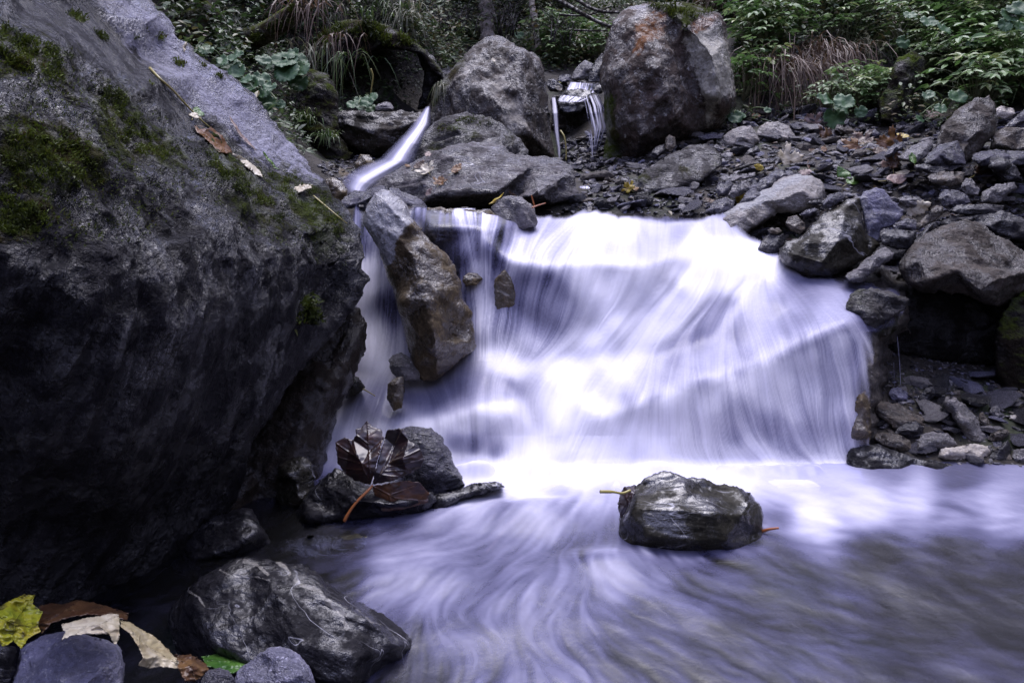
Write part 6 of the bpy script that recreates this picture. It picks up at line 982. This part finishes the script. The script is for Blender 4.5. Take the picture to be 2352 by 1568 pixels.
def put_herbs(poly, n, scale, label, group, seed, y0=2.5):
    rg = np.random.RandomState(seed); pts = sample(poly, n, rg); H_ = hit(pts[:, 0], pts[:, 1], y0)
    for h in H_:
        if np.isnan(h[0]): continue
        e = bpy.data.objects.new('herb', None); C.objects.link(e); e.location = h; e.rotation_euler = (rg.normal(.1, .12), rg.normal(0, .12), rg.uniform(0, 6.28)); s_ = scale*rg.uniform(.7, 1.25); e.scale = (s_, s_, s_); tag(e, label, 'herb', group); pr = HB[rg.randint(len(HB))]
        for nm, me in zip(('foliage', 'stem'), pr): o = bpy.data.objects.new(nm, me); C.objects.link(o); o.parent = e
RB = [(1690, 20), (2400, -40), (2430, 235), (2280, 250), (2130, 215), (2060, 160), (1980, 130), (1870, 140), (1700, 175)]
put_herbs(RB, 120, 1., 'leafy green herb with compound leaves on the right bank', 'herbs covering the right bank', 1)
put_herbs([(1690, 180), (1740, 160), (1760, 250), (1700, 255)], 10, .9, 'light green herb right against the tall reddish boulder', 'herbs beside the reddish boulder', 2)
put_herbs([(1900, 215), (2050, 200), (2100, 280), (2000, 290), (1890, 262)], 16, .75, 'low herb at the foot of the right bank just above the scree', 'herbs at the edge of the scree', 3)
put_herbs([(2180, 200), (2400, 180), (2400, 260), (2240, 265)], 16, 1.1, 'fern-like herb above the leaning brown slab', 'herbs above the brown slab', 4)
put_herbs([(1230, 110), (1395, 90), (1390, 160), (1290, 165)], 22, .95, 'small leafy herb on the slope behind the far step', 'herbs behind the far step', 5, 4.5)
def litter(name, label, poly, n, size, mat, y0, seed, hmax=.2, tone=(.45, .22), tilt=.5):
    rg = np.random.RandomState(seed); pts = sample(poly, n, rg); H_ = hit(pts[:, 0], pts[:, 1], y0); H_ = H_[~np.isnan(H_[:, 0])]; V, T_ = [], []
    cl = fbm(H_*np.array([3, 3, 3]), 3)
    for h, q_ in zip(H_, cl):
        hh = rg.uniform(0, 1)**1.5*hmax*(1+q_*1.4); L_ = size*rg.uniform(.5, 1.5); V.append(LQ*np.array([1.1, 1, 1])*L_@rotm(rg, tilt)+h+np.array([0, -hh*.5, max(hh, 0)])); T_ += [np.clip(rg.normal(*tone)+q_*.25, 0, 1)]*7
    F = (LF[None]+np.arange(len(V))[:, None, None]*7).reshape(-1, 3); V = np.concatenate(V); return tag(obj(name, V, F, GRN[mat], attrs={'rnd': np.array(T_), 'vein': np.zeros(len(V))}, smooth=False), label, None, None, 'stuff')
BACK = [(940, -60), (1700, -60), (1700, 60), (1400, 30), (1390, 160), (1260, 165), (1200, 130), (1080, 120), (1030, 200), (1000, 160), (930, 80)]
litter('undergrowth', 'dense small-leaved undergrowth of the far slope', BACK, 22000, .038, 'under', 4.4, 1, .2, (.5, .22))
litter('undergrowth', 'leafy undergrowth covering the right bank', RB+[(1690, 240)], 12000, .038, 'under', 3.4, 2, .16, (.4, .2))
litter('undergrowth', 'dark undergrowth above the mossy branch', [(340, -80), (960, -80), (930, 60), (700, 80), (560, 200), (500, 150), (400, 60)], 9000, .034, 'under', 3., 3, .22, (.25, .2))
litter('undergrowth', 'undergrowth around the hollow on the left bank', [(560, 200), (700, 90), (900, 60), (980, 130), (960, 230), (760, 330), (700, 360), (640, 270)], 4500, .024, 'under', 2.9, 4, .1, (.3, .22))
litter('undergrowth', 'undergrowth on the bank behind the huge boulder', [(-300, -250), (340, -80), (400, 60), (560, 230), (720, 380), (560, 420), (300, 200), (-200, 0)], 7000, .036, 'under', 2.2, 14, .16, (.4, .2))
litter('undergrowth', 'bushes of the bank beyond the right edge', [(2400, -60), (3000, -60), (3050, 300), (2430, 240)], 6000, .045, 'under', 3., 15, .3, (.4, .2))
litter('leaf_litter', 'brown leaf scraps strewn between the stones of the scree', SCREE, 260, .03, 'under', 2.3, 5, .03, (1.0, .1), .35)
litter('undergrowth', 'low green cover at the foot of the right bank', [(1700, 250), (1880, 225), (2300, 240), (2300, 290), (2000, 300), (1880, 262), (1720, 290)], 1500, .028, 'under', 3.2, 6, .1, (.45, .2))
def plant(label, n, leaves, base, Ys, mat='butter', cat='plant', shape=KIDNEY, name='butterbur'):
    px, py = c(n, *base); b0 = at(px, py, Ys+.05); e = bpy.data.objects.new(name, None); C.objects.link(e); e.location = b0; tag(e, label, cat); SV, SF, so = [], [], 0
    for i, (x, y, s_, tl) in enumerate(leaves):
        px, py = c(n, x, y); p = at(px, py, Ys-.05+.04*math.sin(i*2.1)); W = s_*CR[n][2]/FP*Ys*1.15; V, F, vn = leaf_mesh(shape, i+int(x), .25, .3, step=.2, wav=.06); V = V-np.array([0, .42, 0]); nr = np.array([math.sin(i*1.7)*.3, -.55-.5*tl, .9-.5*tl]); Fm = frame(nr, math.radians(180+40*math.sin(i*2.9))); V, F = thick2(V, F, .003); Vw = V*W@Fm+p
        obj('leaf', Vw, F, GRN[mat], e, attrs={'rnd': np.clip(.5+.35*math.sin(i*3.3)+.1*fbm(Vw*20, 2), 0, 1), 'vein': np.tile(vn, 2)*.6})
        q_ = np.array([0, -.3, 0])*W@Fm+p; tv, tf = tube(curve([b0, (b0+q_)/2+np.array([0, 0, .04]), q_], 8), .003, 5); SV.append(tv); SF.append(tf+so); so += len(tv)
    obj('stem', np.concatenate(SV), np.concatenate(SF), GRN['grassg'], e, attrs={'rnd': np.full(so, .5), 'vein': np.zeros(so)})
plant('butterbur with dark green leaves close above the big boulder, leftmost of three', 9, [(590, 470, 110, .3), (640, 520, 130, .5), (680, 560, 120, .6), (670, 440, 110, .2), (440, 390, 100, .2), (690, 600, 70, .4)], (640, 640), 3.2)
plant('butterbur with big pale shining leaves under the mossy branch', 9, [(1060, 470, 170, .2), (1150, 480, 150, .4), (1070, 560, 170, .6), (970, 510, 110, .2), (1160, 640, 130, .9), (890, 470, 100, .3), (1180, 540, 130, .5), (1100, 430, 120, .1)], (1080, 640), 3.5)
plant('butterbur hanging low over the boulder edge, lowest of three', 9, [(780, 660, 130, .5), (870, 620, 120, .4), (940, 680, 90, .3), (900, 720, 100, .6), (920, 800, 130, 1.), (1020, 820, 70, .7), (760, 620, 90, .3)], (860, 780), 3.1)
plant('small green plant growing on the brown ledge rock', 9, [(1590, 820, 80, .2), (1640, 790, 70, .3), (1700, 800, 90, .5), (1730, 770, 100, .2), (1720, 845, 80, .5), (1650, 835, 70, .4)], (1670, 866), 3.8)
plant('round pale leaf plant at the foot of the reddish boulder', 3, [(645, 690, 80, .6), (690, 680, 40, .4), (840, 650, 36, .5)], (660, 720), 4.2)
plant('plant with large dark green leaf above the black summit slate', 3, [(1230, 700, 110, 1.), (1180, 585, 90, .2), (1290, 600, 100, .4), (1390, 660, 60, 1.), (1270, 640, 80, .5)], (1230, 640), 4.1)
plant('broad-leaved plant near the top of the leaning brown slab', 3, [(1960, 570, 90, .4), (1740, 700, 50, .4), (1860, 640, 60, .5), (1790, 560, 60, .3)], (1900, 640), 3.9)
plant('broad leaves among the herbs high on the right bank', 3, [(1790, 130, 80, .3), (1880, 170, 80, .3), (1680, 90, 60, .2), (2060, 260, 70, .3), (1640, 250, 70, .9)], (1800, 260), 4.4)
plant('bright broad-leaved plant in the upper right corner', 3, [(2270, 90, 90, .5), (2320, 160, 80, .5), (2240, 150, 70, .8), (2310, 50, 90, .3)], (2290, 200), 4.1)
plant('single pale round leaf behind the tall upright boulder', 10, [(1120, 330, 70, .5), (430, 470, 60, .4), (380, 515, 60, .5)], (900, 420), 6.0)
# trees, shrubs, branches
def tree(label, n, pts, Y, r0, r1, mat, crown=True, seed=1, name='tree'):
    rg = np.random.RandomState(seed); P = [at(*c(n, x, y), Y+.05*i) for i, (x, y) in enumerate(pts)]; top = P[-1]+(P[-1]-P[-2])/np.linalg.norm(P[-1]-P[-2])*1.8+np.array([rg.normal(0, .2), 0, 0]); P = P+[(P[-1]+top)/2+np.array([rg.normal(0, .08), 0, 0]), top]; Q = curve(P, 40); V, F = tube(Q, np.linspace(r0, r1, len(Q))*(1+.12*np.sin(np.arange(len(Q))*1.3)), 12)
    k = 1/r0*.6; V = V+vnormals(V, F)*(fbm(V*np.array([k, k, k*.3]), 3)*r0*.18)[:, None]; e = bpy.data.objects.new(name, None); C.objects.link(e); e.location = P[0]; tag(e, label, 'tree'); tn = np.zeros((len(V), 3)); obj('trunk', V, F, mat, e, attrs={'tint': tn})
    if crown:
        LVs, T_ = [], []
        BV, BF, bo = [], [], 0
        for k in range(16):
            i = rg.randint(int(len(Q)*.75), len(Q)); d = rg.normal(0, 1, 3); d[2] = abs(d[2])*.5; d /= np.linalg.norm(d); L_ = rg.uniform(.5, 1.1); bq = curve([Q[i], Q[i]+d*L_*.5+np.array([0, 0, .08]), Q[i]+d*L_], 8); tv, tf = tube(bq, np.linspace(r1*.6, .004, len(bq)), 5); BV.append(tv); BF.append(tf+bo); bo += len(tv)
            for j in range(90): p = bq[rg.randint(2, len(bq))]+rg.normal(0, .13, 3); LVs.append(LQ*np.array([1.2, 1, 1])*rg.uniform(.04, .08)@rotm(rg, .6)+p); T_ += [rg.uniform(.1, .8)]*7
        obj('limbs', np.concatenate(BV), np.concatenate(BF), mat, e, attrs={'tint': np.zeros((bo, 3))})
        F = (LF[None]+np.arange(len(LVs))[:, None, None]*7).reshape(-1, 3); V = np.concatenate(LVs); obj('crown', V, F, GRN['herb'], e, attrs={'rnd': np.array(T_), 'vein': np.zeros(len(V))}, smooth=False)
    return e
tree('pale-barked tree trunk at the top behind the mossy bank', 2, [(700, 160), (712, 80), (716, 0)], 6.0, .085, .05, bark, seed=1)
tree('thin second stem leaning against the pale trunk', 2, [(702, 100), (695, 40), (683, -10)], 6.1, .03, .02, bark, False, 2)
tree('dark knobbly tree trunk directly behind the tall upright boulder', 2, [(1262, 290), (1252, 190), (1262, 100), (1250, 20), (1255, -40)], 6.4, .075, .04, bark, seed=3)
tree('slender brown stem right of the tall upright boulder', 2, [(1608, 350), (1600, 260), (1578, 150), (1565, 60), (1555, -20)], 5.9, .035, .022, bark, seed=4)
tree('faint pale stem between the two nearer trunks', 2, [(825, 130), (822, 60), (812, -20)], 7.4, .05, .035, bark, False, 5)
tree('thin light stem just left of the knobbly trunk', 2, [(1185, 150), (1195, 80), (1200, -20)], 7.6, .05, .03, bark, False, 6)
tree('mossy bent trunk at upper left near the boulder', 9, [(300, 400), (330, 300), (380, 180), (420, 80), (440, -20)], 3.5, .09, .06, barkm, False, 7)
stick('dark bare branch slanting in from the top towards the reddish boulder', 10, [(1440, -30, 5.2), (1540, 30, 5.1), (1680, 110, 5.0), (1850, 200, 4.9), (1980, 252, 4.8)], .018, barkd, 'branch', 'branch')
stick('second dark bare branch above the first, top centre right', 10, [(1640, -20, 5.2), (1760, 60, 5.1), (1900, 110, 5.0), (2060, 120, 4.9)], .014, barkd, 'branch', 'branch')
stick('thin crossing branch between the two dark bare ones', 10, [(1500, 140, 5.3), (1680, 150, 5.2), (1820, 130, 5.1), (1990, 60, 5.0)], .008, barkd, 'branch', 'branch')
stick('low bare branch reaching left from the reddish boulder', 10, [(1640, 285, 5.1), (1780, 290, 5.0), (1950, 290, 4.9)], .007, barkd, 'branch', 'branch')
def shrub(label, n, x0, x1, y, Y, k, seed):
    rg = np.random.RandomState(seed); SV, SF, so = [], [], 0
    for i in range(k):
        x = rg.uniform(x0, x1); h = rg.uniform(120, 300); a = at(*c(n, x, y+rg.uniform(-10, 20)), Y); d_ = rg.normal(0, 50); b_ = at(*c(n, x+d_*.4, y-h*.5), Y); e_ = at(*c(n, x+d_, y-h), Y+.1); tv, tf = tube(curve([a, b_, e_], 8), np.linspace(.006, .002, 8), 4); SV.append(tv); SF.append(tf+so); so += len(tv)
        for j in range(3):
            m_ = a+(e_-a)*rg.uniform(.3, .9); tip = m_+np.array([rg.normal(0, .16), 0, rg.uniform(.06, .22)]); tv, tf = tube(curve([m_, (m_+tip)/2+.01, tip], 6), np.linspace(.003, .0012, 6), 4); SV.append(tv); SF.append(tf+so); so += len(tv)
    V = np.concatenate(SV); tag(obj('shrub', V, np.concatenate(SF), barkd, attrs={'tint': np.zeros((len(V), 3))}), label, 'shrub')
shrub('bare twiggy shrub right of the pale trunk', 10, 190, 420, 330, 5.9, 12, 1); shrub('bare shrub left of the knobbly trunk', 10, 430, 720, 320, 6.0, 14, 2); shrub('bare shrub right of the knobbly trunk', 10, 880, 1120, 330, 5.9, 14, 3); shrub('thin shrub under the dark bare branches', 10, 1250, 1600, 420, 5.6, 10, 4)
make_rock('rock', 'dark mossy rock buried in the right bank above the scree', 'dmossy', K(3, [(1500, 710), (1495, 580), (1550, 490), (1600, 350), (1690, 295), (1770, 330), (1760, 460), (1700, 560), (1720, 700), (1600, 740)]), 4.15, lean=.5, seed=130, bulge=.2)
